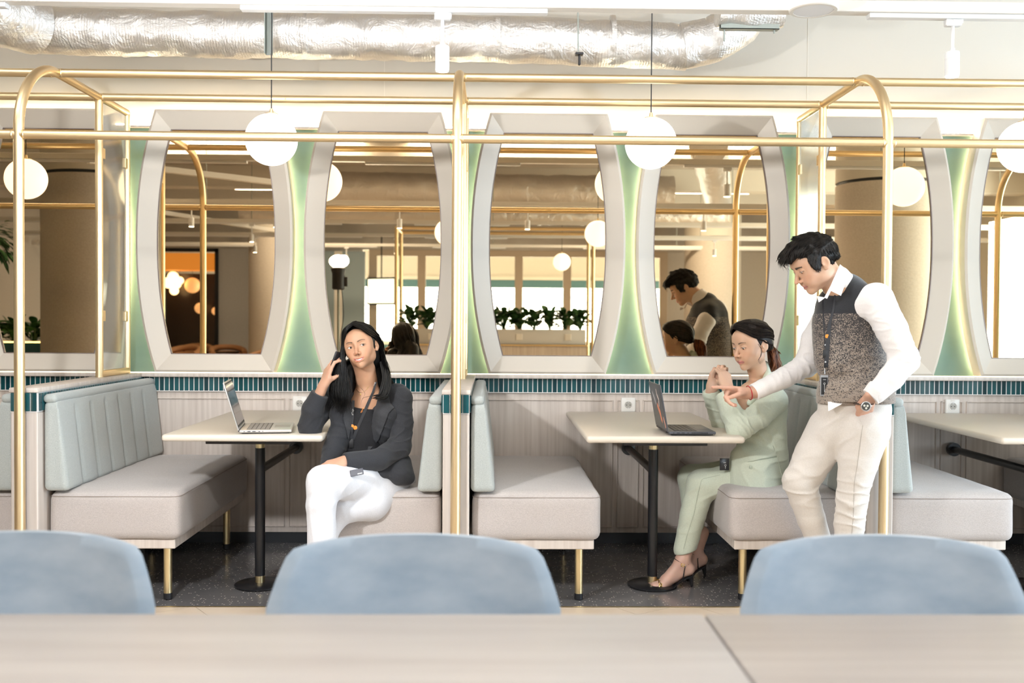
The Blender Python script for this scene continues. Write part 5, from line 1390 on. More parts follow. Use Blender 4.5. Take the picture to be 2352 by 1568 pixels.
# ================================================================ WOMAN ON THE PHONE
def build_woman_phone():
    t = thing('person', 'seated woman with long black hair in charcoal blazer and white trousers, phone at her ear', 'person')
    SK = (.53,.29,.175)
    H = Head((-0.5925, 4.5, 1.1339), (-.13,-.985,.02), (-.235,.02,.97), .905, smile=True, nose=.85, wide=1.02, gaze=(-.42,1,.06), open_=.0050)
    sd = Sdf(); H.prims(sd)
    nt, nb = (-0.5824, 4.53, 1.0522), (-0.5672, 4.57, 0.9107)
    sd.chain([nt, (-0.5748, 4.55, 0.9877), nb], [.050,.047,.054], .025)
    sd.add(cap((-0.6586, 4.57, 0.8764),(-0.4695, 4.57, 0.8832),.036,.036,(0,0,1),.8), .04)
    sd.add(cap((-0.5737, 4.56, 0.8676),(-0.5809, 4.555, 0.8281),.085,.08,(0,1,0),.78), .03)
    # raised hand holding the phone
    rh = Sdf(); wr = (-0.7521, 4.44, 0.9621)
    yd = Vector((-0.7154, 4.45, 1.0782))-Vector(wr)
    tips = hand(rh, wr, yd, (-.80,-.50,.25), 1, .90, ((10,42,34),(12,44,36),(14,42,36),(18,36,34)), (.05,.0,-.05,-.10),
        thumb=[(.020,.030,-.008),(.030,.052,-.026),(.032,.070,-.046),(.030,.088,-.060)])
    rh.add(cap(wr, (-0.7683, 4.445, 0.9248), .0215, .024), .01)
    # resting hand
    lh = Sdf(); w2 = (-0.6309, 4.28, 0.6509)
    yd2 = Vector((-0.7084, 4.22, 0.6331))-Vector(w2)
    tips2 = hand(lh, w2, yd2, (.05,-.45,.9), -1, .90, ((18,26,18),(18,28,18),(20,28,18),(22,28,18)))
    lh.add(cap(w2, (-0.5978, 4.31, 0.6525), .0215, .025), .01)
    an = Sdf(); an.chain([(-0.7249, 4.14, 0.3488),(-0.7248, 4.14, 0.2942),(-0.7248, 4.11, 0.2524)],[.034,.030,.032],.01)
    an.chain([(-0.7248, 4.11, 0.2524),(-0.73, 4.05, 0.2313)],[.030,.022],.01)
    an.chain([(-0.7283, 4.31, 0.3023),(-0.7279, 4.31, 0.1318)],[.034,.030],.01); q2 = Vector((-0.7277, 4.31, 0.056)); an.add(cap((-0.7313, 4.33, 0.1266),(q2.x,4.31,.05),.030,.030),.01); an.add(cap((q2.x,4.31,.05),(q2.x-.03,4.20,.025),.028,.022),.01)
    col = H.color(SK, (.56,.19,.15), (.035,.022,.016))
    ms = [sd.mesh(.0019), rh.mesh(.0018), lh.mesh(.002), an.mesh(.003)]; n1 = len(ms[0][0]); hc = hand_color((.56,.32,.215), tips+tips2, (.78,.48,.42))
    body = link('body', np_mesh('body', ms, skinm, lambda v: np.concatenate([col(v[:n1]), hc(v[n1:])])), t)
    H.eyes(t)
    b = MB(); pts = [H.W((x,.0885-14*x*x,-.0628+16*x*x)) for x in [(-.018+.0045*i) for i in range(9)]]
    b.tube(pts, [.0010,.0026,.0034,.0036,.0037,.0036,.0034,.0026,.0010], 8); b.build('teeth', mat('teeth_white',(.82,.80,.76),.25), t)
    # ---- clothes
    bl = cloth_mat('charcoal_blazer_wool', (.015,.016,.021), (.026,.028,.034), .85, 300, .15, .12)
    bt = Sdf(); W = (0,1,0)
    bt.chain([(-0.5789, 4.6, 0.9145), (-0.5786, 4.6, 0.8341), (-0.581, 4.59, 0.7245), (-0.5734, 4.58, 0.6253), (-0.566, 4.57, 0.5566)], [.100,.128,.128,.135,.150], .04, W, (.72,.76,.80,.85,.90))
    bt.add(cap((-0.7255, 4.59, 0.9145),(-0.4307, 4.58, 0.9167),.048,.050), .05)
    bt.add(cap((-0.6807, 4.52, 0.8309),(-0.651, 4.52, 0.7519),.058,.05), .03); bt.add(cap((-0.4827, 4.51, 0.8228),(-0.4923, 4.51, 0.7537),.058,.05), .03)
    # flared hem: left panel falls over the thigh, right panel to the bench
    bt.chain([(-0.6775, 4.5, 0.754),(-0.7085, 4.45, 0.6717),(-0.7219, 4.38, 0.6213)],[.055,.048,.032],.03)
    bt.add(cap((-0.4377, 4.46, 0.6226),(-0.4123, 4.42, 0.5701),.060,.048), .04); bt.add(cap((-0.5035, 4.44, 0.6251),(-0.495, 4.4, 0.5825),.045,.042), .03)
    # open front: V down to the waist
    bt.sub(cap((-0.5601, 4.45, 0.9449), (-0.5648, 4.43, 0.7912), .056,.044), .010); bt.sub(cap((-0.5648, 4.43, 0.7912), (-0.595, 4.4, 0.6497), .044,.036), .010)
    bt.sub(ell((-0.5722, 4.545, 0.9682),(.078,.075,.060)), .012)
    bt.warp(folds((-0.4854, 4.45, 0.6628),(.2,0,1),.16,60,.007,61,1.2)); bt.warp(folds((-0.7134, 4.48, 0.7365),(.3,0,1),.12,60,.006,63,1.2))
    bt.add(cap((-0.4103, 4.48, 0.6041),(-0.3762, 4.45, 0.5539),.052,.034), .03); bt.cut(halfspace((-0.3921, 4.5, 0.5184),(-.16,0,-1)))
    bz = sdf_obj('blazer', bt, .0045, bl, t)
    # sleeves
    s1 = Sdf(); S, E, Wc = (-0.754, 4.57, 0.8819), (-0.8159, 4.475, 0.7758), (-0.7663, 4.445, 0.9268)
    s1.chain([(-0.7115, 4.59, 0.9006), S, (-0.791, 4.51, 0.8313), E], [.050,.057,.055,.050], .02); s1.chain([E, (-0.8008, 4.455, 0.8558), Wc],[.050,.047,.040],.02)
    s1.warp(folds(E,(.3,0,-.9),.09,80,.006,64,1)); s1.cut(halfspace(Wc, Vector(Wc)-Vector((-0.8008, 4.455, 0.8558))))
    sdf_obj('blazer_sleeve', s1, .004, bl, bz)
    s2 = Sdf(); S, E, Wc = (-0.4237, 4.57, 0.8974), (-0.4126, 4.46, 0.6852), (-0.6175, 4.29, 0.6458)
    s2.chain([(-0.4646, 4.58, 0.9105), S, (-0.4117, 4.53, 0.7915), E],[.050,.058,.052,.049],.02); s2.chain([E, (-0.4983, 4.36, 0.644), Wc],[.049,.047,.042],.02)
    s2.warp(folds(E,(-.5,0,.8),.13,70,.010,65,1.2)); s2.warp(folds((-0.4032, 4.5, 0.834),(.1,0,1),.09,80,.005,66)); s2.cut(halfspace((-0.6328, 4.28, 0.6471), Vector(Wc)-Vector((-0.4983, 4.36, 0.644))))
    sdf_obj('blazer_sleeve', s2, .004, bl, bz)
    bv = bvh_of([bz]); lap = cloth_mat('blazer_lapel_wool', (.020,.021,.026), (.033,.035,.041), .75, 300, .1, .15)  # lapels: blazer wool made lighter in place of the shading that sets them off
    patch(bv, [(-0.5038, 4.5, 0.9713),(-0.4684, 4.5, 0.9518),(-0.4563, 4.48, 0.8846),(-0.4387, 4.48, 0.8651),(-0.4629, 4.47, 0.8404),(-0.505, 4.45, 0.7212),(-0.5386, 4.44, 0.6834),(-0.5579, 4.44, 0.66),(-0.5439, 4.45, 0.7406),(-0.5338, 4.46, 0.8273),(-0.5169, 4.48, 0.8941)], 'lapel', lap, bz, lift=.002, thick=.005)
    patch(bv, [(-0.6456, 4.48, 0.8837),(-0.6635, 4.47, 0.8551),(-0.6673, 4.47, 0.816),(-0.6521, 4.46, 0.7683),(-0.6408, 4.45, 0.7207),(-0.6293, 4.45, 0.7694),(-0.6193, 4.46, 0.8367)], 'lapel', lap, bz, lift=.002, thick=.005)
    tp = cloth_mat('black_top_jersey', (.004,.004,.006), (.007,.007,.010), .8, 200, .1, 0)
    tt = Sdf(); tt.chain([(-0.5795, 4.575, 0.8263),(-0.5818, 4.565, 0.7273),(-0.5868, 4.56, 0.608)],[.112,.112,.112],.02,W,(.86,.88,.86)); tt.cut(halfspace((-0.57, 4.5, 0.8569),(.1,-.25,1)))
    top = sdf_obj('black_top', tt, .004, tp, t)
    wt = cloth_mat('white_trouser_cotton', (.62,.62,.65), (.68,.68,.71), .85, 240, .12)
    tr = Sdf()
    tr.add(cap((-0.5657, 4.6, 0.552),(-0.4511, 4.6, 0.512),.105,.100), .04)
    tr.chain([(-0.4926, 4.52, 0.5227), (-0.5702, 4.36, 0.5444), (-0.666, 4.22, 0.5667), (-0.7033, 4.18, 0.573)], [.098,.080,.072,.068], .03)
    tr.chain([(-0.7033, 4.18, 0.573), (-0.7089, 4.15, 0.4832), (-0.7068, 4.14, 0.3124)], [.068,.060,.058], .03)
    tr.chain([(-0.4667, 4.5, 0.4944), (-0.5344, 4.38, 0.4605), (-0.6494, 4.32, 0.4426)], [.098,.088,.066], .03)
    tr.chain([(-0.6494, 4.32, 0.4426), (-0.7097, 4.31, 0.3592), (-0.7413, 4.31, 0.236)], [.066,.056,.054], .02)
    tr.warp(folds((-0.699, 4.22, 0.5629),(.7,0,-.7),.12,55,.006,71,1.2)); tr.warp(folds((-0.6228, 4.33, 0.4883),(.8,0,.5),.12,55,.005,72)); tr.warp(folds((-0.7087, 4.15, 0.4104),(.9,0,.1),.13,45,.005,73))
    tr.cut(halfspace((-0.7408, 4.34, 0.2309),(0,0,-1)))
    trs = sdf_obj('trousers', tr, .0048, wt, t)
    sho = mat('white_shoe',(.75,.74,.72),.5)
    s_ = Sdf(); s_.chain([(-0.7229, 4.13, 0.233),(-0.7247, 4.06, 0.2181),(-0.7242, 3.98, 0.2034)],[.036,.034,.026],.02); sdf_obj('shoe', s_, .005, sho, t)
    s_ = Sdf(); s_.chain([(q2.x+.01,4.33,.045),(q2.x-.03,4.22,.035),(q2.x-.05,4.15,.028)],[.038,.035,.027],.02); s_.cut(halfspace((0,0,.008),(0,0,-1))); sdf_obj('shoe', s_, .005, sho, t)
    # ---- hair
    hm = hair_mat('long_black_hair', (.0025,.0025,.003), (.008,.007,.006), .30)
    hs = Sdf(); hs.add(H.e((0,-.020,.036),(.084,.101,.090)), .01); hs.add(H.e((0,-.045,-.02),(.078,.070,.09)), .03)
    hs.sub(H.e((.0,.132,-.020),(.062,.105,.086)), .012)
    hs.sub(H.e((-.090,-.010,-.004),(.020,.022,.032)), .006)
    hs.sub(H.e((.0,.092,.088),(.012,.030,.018)), .012)
    hs.chain([(-0.537, 4.58, 1.0663),(-0.5293, 4.62, 0.9638),(-0.5435, 4.64, 0.8915)],[.050,.050,.040],.03)
    hs.chain([(-0.6576, 4.56, 1.0266),(-0.6672, 4.56, 0.9269)],[.048,.046],.03)
    hair = sdf_obj('hair', hs, .0035, hm, t, smooth=2)
    rnd = random.Random(11); b = MB()
    # her right side (left in the picture): front locks falling over the shoulder in waves
    def hp(x,y,z): return Vector(H.W((x,y,z)))
    tp_ = [hp(-.002-.0*k,.074-.030*k,.122+.004*k) for k in range(5)]
    gl = [[hp(-.004,.080,.110), hp(.030,.090,.088), hp(.064,.062,.030), Vector((-0.6636, 4.44, 1.075)), Vector((-0.6498, 4.44, 0.9936)), Vector((-0.627, 4.43, 0.9266)), Vector((-0.6253, 4.42, 0.8597))],
          [hp(-.002,.066,.120), hp(.045,.068,.092), hp(.078,.042,.020), Vector((-0.6767, 4.45, 1.0667)), Vector((-0.6749, 4.44, 0.9838)), Vector((-0.6524, 4.42, 0.9079)), Vector((-0.6561, 4.42, 0.8441))],
          [hp(-.002,.035,.128), hp(.055,.035,.095), hp(.086,.010,.015), Vector((-0.689, 4.48, 1.0498)), Vector((-0.7051, 4.46, 0.9727)), Vector((-0.694, 4.44, 0.8964)), Vector((-0.6977, 4.44, 0.8421))],
          [hp(.0,-.005,.130), hp(.060,-.005,.095), hp(.088,-.020,.005), Vector((-0.6902, 4.54, 1.0274)), Vector((-0.7152, 4.5, 0.9506)), Vector((-0.7252, 4.49, 0.9022)), Vector((-0.7212, 4.49, 0.8629))]]
    hair_sheet(b, gl, 640, .0028, .0040, rnd, wave=.020, wfreq=1.7, m=7)
    # her left side: tucked behind the ear, falling to the collar
    gr = [[hp(-.006,.080,.110), hp(-.036,.084,.088), hp(-.066,.052,.050), hp(-.084,-.006,.020), Vector((-0.5036, 4.53, 1.0882)), Vector((-0.4826, 4.52, 1.0136)), Vector((-0.4919, 4.5, 0.9359))],
          [hp(-.004,.066,.120), hp(-.048,.062,.092), hp(-.080,.022,.046), hp(-.088,-.030,.010), Vector((-0.4939, 4.55, 1.0677)), Vector((-0.4648, 4.54, 0.9928)), Vector((-0.4596, 4.53, 0.9301))],
          [hp(-.002,.035,.128), hp(-.056,.030,.095), hp(-.088,-.010,.040), hp(-.086,-.050,-.02), Vector((-0.5033, 4.6, 1.0456)), Vector((-0.4639, 4.57, 0.9772)), Vector((-0.4508, 4.56, 0.942))],
          [hp(.0,-.005,.130), hp(-.058,-.010,.098), hp(-.086,-.040,.03), hp(-.076,-.075,-.04), Vector((-0.534, 4.66, 1.002)), Vector((-0.5094, 4.66, 0.9411)), Vector((-0.5122, 4.65, 0.8909))]]
    hair_sheet(b, gr, 600, .0027, .0036, rnd, wave=.017, wfreq=1.5, m=7)
    # back of the head
    gb = [[hp(.0,-.005,.130), hp(-.050,-.070,.095), hp(-.062,-.105,.030), hp(-.055,-.105,-.06), Vector((-0.5507, 4.7, 0.9588)), Vector((-0.5423, 4.7, 0.8869))],
          [hp(.0,-.015,.130), hp(.0,-.085,.100), hp(.0,-.122,.030), hp(.0,-.115,-.06), Vector((-0.6085, 4.72, 0.9469)), Vector((-0.6008, 4.71, 0.855))],
          [hp(.0,-.005,.130), hp(.050,-.070,.095), hp(.062,-.105,.030), hp(.055,-.105,-.06), Vector((-0.6659, 4.69, 0.9486)), Vector((-0.6759, 4.69, 0.8665))]]
    hair_sheet(b, gb, 240, .0048, .004, rnd, wave=.008, wfreq=1.5, m=6)
    gf = [[Vector((-0.5075, 4.53, 1.0644)),Vector((-0.4871, 4.49, 0.9877)),Vector((-0.503, 4.46, 0.925)),Vector((-0.5224, 4.46, 0.9113))],[Vector((-0.5007, 4.54, 1.068)),Vector((-0.4607, 4.5, 0.9872)),Vector((-0.4691, 4.47, 0.9186)),Vector((-0.4952, 4.46, 0.8997))]]
    hair_sheet(b, gf, 120, .0026, .006, rnd, wave=.012, wfreq=1.5, m=6)
    b.build('hair_locks', hm, hair, ang=80)
    b = MB(); lock_tubes(b, [catmull([Vector((-0.6314, 4.46, 0.9965)),Vector((-0.5951, 4.48, 0.9564)),Vector((-0.5716, 4.48, 0.9271)),Vector((-0.5826, 4.475, 0.902))],6), catmull([Vector((-0.5043, 4.47, 0.9536)),Vector((-0.5437, 4.475, 0.9179)),Vector((-0.5787, 4.475, 0.9059)),Vector((-0.5896, 4.47, 0.875))],6)], .0007, 4, 1, .3); b.build('loose_strand', hm, hair)
    # ---- phone
    ph = thing('smartphone', 'black smartphone held to the ear of the woman in the charcoal blazer', 'phone', (0,0,0))
    c = Vector((-0.6978, 4.462, 1.0467)); Mx = Matrix.Translation(c)@Matrix.Rotation(math.radians(20),4,'Y')@Matrix.Rotation(math.radians(-35),4,'Z')
    MB().box(-.0045,.0045,-.036,.036,-.068,.068,.004,3,M=Mx).build('phone_body', mat('phone_dark',(.015,.015,.018),.25), ph)
    MB().box(-.0048,-.0040,-.030,-.008,.035,.060,.003,2,M=Mx).build('camera_bump', mat('phone_camera',(.03,.025,.025),.2), ph)
    # ---- lanyard, necklace, badge
    lan = MATS.get('black_lanyard') or mat('black_lanyard',(.012,.013,.018),.55)
    bl2 = bvh_of([bz, body, top])
    a1 = drape(bl2, [(-0.5234, 4.5, 0.9791),(-0.5346, 4.48, 0.9332),(-0.5534, 4.46, 0.8858),(-0.5791, 4.45, 0.8222),(-0.6047, 4.44, 0.7609),(-0.6181, 4.44, 0.722)], .013, .0015, 'lanyard', lan, t, lift=.002, widths=[.008,.010,.013,.013,.013,.013])
    drape(bl2, [(-0.6195, 4.46, 0.8991),(-0.6218, 4.45, 0.8473),(-0.6255, 4.45, 0.7889),(-0.6239, 4.44, 0.7258)], .012, .0015, 'lanyard_strap', lan, a1, lift=.003)
    ob = MATS['orange_badge']
    b = MB()
    for p in ((-0.6086, 4.44, 0.7764),(-0.6221, 4.44, 0.7822)): b.lathe(on(bl2,p,.006), [(.0090,.002),(.0090,-.001),(.0078,-.0015),(.001,-.0015)], 20, axis='y')
    b.build('orange_badge', ob, a1)
    q = on(bl2,(-0.6258, 4.44, 0.7064),.006); MB().box(q.x-.010,q.x+.010,q.y-.003,q.y+.003,q.z-.020,q.z+.020,.002,2).build('buckle', blackp, a1)
    def word(txt, p, size, rotz, m_, par, nm):
        cu = bpy.data.curves.new(nm,'FONT'); cu.body = txt; cu.size = size; cu.extrude = .0002; cu.align_x = 'CENTER'; o = bpy.data.objects.new(nm+'_curve', cu); scene.collection.objects.link(o); cu.materials.append(m_); bpy.context.view_layer.update(); me_ = bpy.data.meshes.new_from_object(o); bpy.data.objects.remove(o); o = link(nm, me_)
        o.location = p; o.rotation_euler = (PI/2, -rotz, 0); o.parent = par; return o
    pw = MATS.get('white_print') or mat('white_print',(.75,.75,.75),.5)
    word('#Tage', on(bl2,(-0.6175, 4.44, 0.8463),.008), .0115, math.radians(88), pw, a1, 'lanyard_print'); word('asap', on(bl2,(-0.5222, 4.44, 0.971),.008), .0100, math.radians(66), pw, a1, 'lanyard_print')
    word('ogome', on(bl2,(-0.5759, 4.44, 0.8543),.008), .0100, math.radians(62), MATS['orange_badge'], a1, 'lanyard_print')
    b = MB(); q = Vector((-0.5698, 4.215, 0.6121)); Mq = Matrix.Translation(q+Vector((0,-.004,.0)))@Matrix.Rotation(math.radians(-12),4,'Y')@Matrix.Rotation(math.radians(-25),4,'X')
    bc = MB().box(-.028,.028,-.0015,.0015,-.014,.014,.001,1,M=Mq).build('badge_holder', mat('badge_navy',(.01,.012,.03),.3), t); MB().box(.002,.022,-.0020,-.0014,-.010,-.006,M=Mq).build('badge_print', pw, bc, smooth=False)
    gold = MATS.get('gold') or mat('gold',(.9,.62,.22),.25,1.0)
    MB().lathe(on(bl2,(-0.5911, 4.48, 0.9231),.003), [(.0035,.001),(.0035,-.001),(.001,-.0015)], 10, axis='y').build('necklace_pendant', gold, t)
    drape(bl2, [(-0.6253, 4.5, 0.9707),(-0.6107, 4.48, 0.9426),(-0.5911, 4.48, 0.9271),(-0.5678, 4.48, 0.9389),(-0.5535, 4.49, 0.9618)], .0012, .0008, 'necklace', gold, t)
    return t

# ================================================================ WOMAN IN THE GREEN SUIT
def build_woman_green():
    t = thing('person', 'seated woman with ponytail in pale green suit, hands clasped, looking at black laptop', 'person')
    SK = (.61,.375,.25)
    H = Head((1.2206, 4.66, 1.1485), (-.86,-.46,-.20), (-.16,-.04,.98), .985, smile=False, nose=.72, wide=1.0, gaze=(0,1,-.45), open_=.0030)
    sd = Sdf(); H.prims(sd)
    sd.chain([(1.2433, 4.68, 1.0617),(1.2728, 4.71, 0.9922),(1.2938, 4.73, 0.9037)],[.047,.046,.060],.025)
    sd.add(cap((1.2242, 4.68, 0.9174),(1.1931, 4.66, 0.8263),.060,.06), .03)
    def arm_hand(wr, tipdir, back, side, curls, thumb):
        h = Sdf(); tips = hand(h, wr, tipdir, back, side, .90, curls, (.04,.0,-.03,-.06), thumb); return h, tips
    wn = (1.0953, 4.6, 0.9468); hn, t1 = arm_hand(wn, Vector((1.0865, 4.635, 1.0158))-Vector(wn), (.30,-1,.10), -1, ((38,62,35),(42,66,38),(44,66,38),(46,62,38)), [(.020,.030,-.010),(.028,.050,-.028),(.022,.066,-.044),(.012,.076,-.056)])
    hn.add(cap(wn, (1.0977, 4.6, 0.9084), .0215,.025), .01)
    wf = (1.0446, 4.72, 0.9406); hf, t2 = arm_hand(wf, Vector((1.0603, 4.7, 1.0041))-Vector(wf), (-.35,-.72,.30), 1, ((30,62,40),(34,64,42),(36,64,42),(38,60,42)), [(.020,.030,-.010),(.028,.050,-.028),(.022,.066,-.044),(.012,.076,-.056)])
    hf.add(cap(wf, (1.0431, 4.73, 0.8983), .0215,.025), .01)
    # legs and feet (heels raised)
    lg = Sdf(); FZ = .012
    def foot(ank, heel, ball, toe):
        lg.chain([Vector(ank)+Vector((.03,0,.10)), ank], [.036,.031], .01); lg.add(cap(ank, heel, .029,.026), .02); lg.chain([ank, Vector(ball)+Vector((.020,0,.020)), ball, toe],[.028,.028,.024,.016],.025,(0,1,0),(1,1.15,1.45,1.6)); lg.chain([heel, Vector(heel).lerp(Vector(ball),.5), ball],[.026,.022,.021],.02)
    a1, h1, b1, e1 = (0.9073, 4.68, 0.1248), (0.9346, 4.68, 0.0875), (0.809, 4.68, 0.0107), (0.7718, 4.68, 0.0086)
    a2, h2, b2, e2 = (1.0001, 4.84, 0.125), (1.0303, 4.84, 0.095), (0.9347, 4.84, 0.0135), (0.8963, 4.84, 0.0048)
    foot(a1,h1,b1,e1); foot(a2,h2,b2,e2)
    ntips = []
    e1v = Vector(e1)
    for i in range(5):
        p = e1v+Vector((-.012+.004*i,-.030+.013*i*1.1,.004-.001*i)); 
        p = e1v+Vector((-.010+.0045*(4-i)*.9,.026-.0130*(4-i),.000)); q = p+Vector((-.016,0,-.004)); lg.add(cap(p,q,.0085-(.0009*(4-i)),.0078-(.0009*(4-i))), .004); ntips.append((np.array(q+Vector((-.003,0,.006))),np.array(q)))
    col = H.color(SK, (.50,.19,.16), (.06,.038,.028))
    ms = [sd.mesh(.0019), hn.mesh(.0018), hf.mesh(.0018), lg.mesh(.0024)]; n1 = len(ms[0][0]); n3 = n1+len(ms[1][0])+len(ms[2][0])
    hc = hand_color((.64,.41,.29), t1+t2, (.80,.52,.46)); fc = hand_color((.64,.40,.31), ntips, (.55,.03,.03))
    body = link('body', np_mesh('body', ms, skinm, lambda v: np.concatenate([col(v[:n1]), hc(v[n1:n3]), fc(v[n3:])])), t)
    H.eyes(t)
    # ---- suit
    gm = cloth_mat('pale_green_suiting', (.54,.585,.47), (.61,.655,.535), .85, 260, .15, .2)
    bt = Sdf(); Wd = (0,1,0)
    bt.chain([(1.2935, 4.73, 0.9349), (1.2945, 4.73, 0.8411), (1.2848, 4.72, 0.717), (1.2805, 4.7, 0.6156), (1.2692, 4.7, 0.5117)], [.085,.112,.108,.118,.128], .04, Wd, (1.15,1.20,1.15,1.15,1.2))
    bt.add(cap((1.3045, 4.62, 0.9221),(1.3516, 4.84, 0.9064),.052,.052), .04)
    bt.add(cap((1.2327, 4.62, 0.5753),(1.231, 4.61, 0.4891),.100,.115), .04); bt.add(cap((1.1759, 4.64, 0.6234),(1.1669, 4.64, 0.5004),.055,.062), .04)
    bt.add(cap((1.3095, 4.66, 0.7445),(1.3203, 4.66, 0.5182),.070,.070), .04)
    bt.sub(cap((1.1669, 4.66, 0.9698),(1.1431, 4.64, 0.8074),.045,.030), .012)
    bt.warp(folds((1.2641, 4.55, 0.6158),(.5,0,.8),.16,50,.008,81,1.2)); bt.warp(folds((1.23, 4.58, 0.7732),(.8,0,.4),.12,55,.006,82))
    bt.cut(halfspace((1.2287, 4.6, 0.4582),(.03,0,-1)))
    bz = sdf_obj('blazer', bt, .0045, gm, t)
    s1 = Sdf(); S, E, W1 = (1.3143, 4.61, 0.8924), (1.1231, 4.5, 0.7713), (1.0746, 4.58, 0.9178)
    s1.chain([(1.3102, 4.64, 0.9207), S, (1.2255, 4.55, 0.8265), E],[.055,.062,.058,.052],.02); s1.chain([E, (1.0982, 4.54, 0.8369), W1],[.052,.048,.044],.02)
    s1.warp(folds((1.1586, 4.5, 0.8012),(-.7,0,-.5),.10,75,.008,83,1)); s1.warp(folds((1.2871, 4.57, 0.8551),(-.4,0,-.8),.08,70,.005,84)); s1.cut(halfspace((1.0697, 4.585, 0.9235), Vector((1.0586, 4.59, 0.9332))-Vector((1.0999, 4.53, 0.8278))))
    sdf_obj('blazer_sleeve', s1, .0042, gm, bz)
    s2 = Sdf(); S, E, W2 = (1.3147, 4.86, 0.8619), (1.1236, 4.8, 0.7496), (1.0493, 4.74, 0.9101)
    s2.chain([S, (1.2325, 4.83, 0.8001), E],[.055,.050,.047],.02); s2.chain([E, (1.0863, 4.77, 0.8262), W2],[.047,.046,.042],.02); s2.warp(folds((1.0863, 4.75, 0.7966),(-.3,0,.9),.12,70,.008,85,1)); s2.cut(halfspace((1.0448, 4.73, 0.9337), Vector(W2)-Vector((1.0863, 4.77, 0.8262))))
    sdf_obj('blazer_sleeve', s2, .0042, gm, bz)
    # collar rising at the nape, lapels, pocket, button
    cs = Sdf(); cs.chain([(1.3109, 4.76, 1.0524),(1.3305, 4.76, 0.9897),(1.2742, 4.66, 0.9498),(1.1976, 4.6, 0.8825)],[.018,.024,.022,.014],.02,(0,1,0),1.0); cs.chain([(1.3019, 4.72, 1.0603),(1.2983, 4.66, 1.0074),(1.2497, 4.6, 0.9537)],[.014,.018,.014],.02)
    sdf_obj('blazer_collar', cs, .004, gm, bz)
    bv = bvh_of([bz])
    patch(bv, [(1.2695, 4.6, 0.9983),(1.2903, 4.6, 0.964),(1.2385, 4.58, 0.9247),(1.2195, 4.56, 0.8758),(1.1732, 4.55, 0.8162),(1.1537, 4.55, 0.766),(1.1673, 4.56, 0.8555),(1.218, 4.58, 0.9508)], 'lapel', gm, bz, lift=.004, thick=.006)
    patch(bv, [(1.166, 4.5, 0.6702),(1.2813, 4.5, 0.6924),(1.3017, 4.5, 0.6508),(1.1744, 4.5, 0.6225)], 'pocket_flap', gm, bz, lift=.001, thick=.005)
    sd_ = MATS.get('seam_green') or mat('seam_green',(.40,.44,.35),.9)
    drape(bv, [(1.2792, 4.5, 0.6984),(1.306, 4.5, 0.623),(1.3249, 4.5, 0.5435)], .0025, .0006, 'seam', sd_, bz); drape(bv, [(1.1625, 4.5, 0.6205),(1.3018, 4.5, 0.6448)], .0025, .0006, 'seam', sd_, bz)
    MB().lathe(on(bv,(1.1807, 4.5, 0.5967),.002), [(.0085,.002),(.0085,-.002),(.006,-.003),(.001,-.0025)], 20, axis='y').build('button', mat('green_button',(.42,.46,.36),.35), bz)
    tp = MATS.get('dark_top') or mat('dark_top',(.015,.012,.012),.8); tt = Sdf(); tt.chain([(1.2236, 4.7, 0.8745),(1.2242, 4.7, 0.8227),(1.2289, 4.7, 0.7709)],[.060,.070,.060],.02); tt.cut(halfspace((1.183, 4.68, 0.8965),(-.5,-.3,1))); sdf_obj('dark_top', tt, .005, tp, t)
    tr = Sdf()
    tr.chain([(1.2955, 4.66, 0.5181), (1.1561, 4.68, 0.5042), (0.9969, 4.69, 0.4876)],[.105,.086,.066],.03); tr.chain([(0.9969, 4.69, 0.4876),(0.9569, 4.69, 0.3466),(0.9191, 4.69, 0.1764)],[.068,.060,.053],.03)
    tr.chain([(1.3241, 4.84, 0.494), (1.1549, 4.85, 0.5027), (0.9792, 4.85, 0.4914)],[.100,.080,.062],.03); tr.chain([(0.9792, 4.85, 0.4914),(0.9895, 4.85, 0.3158),(1.0083, 4.85, 0.1527)],[.062,.052,.044],.03)
    tr.warp(folds((0.9863, 4.64, 0.4957),(.3,0,-1),.12,60,.007,91,1.1)); tr.warp(folds((0.9309, 4.63, 0.2967),(.2,0,-1),.12,45,.004,92)); tr.warp(folds((1.1364, 4.6, 0.5169),(.9,0,.2),.10,50,.005,93))
    tr.cut(halfspace((0.9233, 4.69, 0.1681),(.30,0,-1)))
    trs = sdf_obj('trousers', tr, .0045, gm, t)
    bv2 = bvh_of([trs]); drape(bv2, [(1.0648, 4.6, 0.5472),(0.9776, 4.6, 0.5266),(0.9619, 4.6, 0.4656),(0.9426, 4.6, 0.3639),(0.911, 4.6, 0.2621),(0.8954, 4.6, 0.197)], .0025, .0007, 'side_seam', sd_, trs)
    # ---- sandals
    sl = mat('black_patent_leather',(.010,.010,.012),.18); gold = MATS.get('gold') or mat('gold',(.9,.62,.22),.25,1.0)
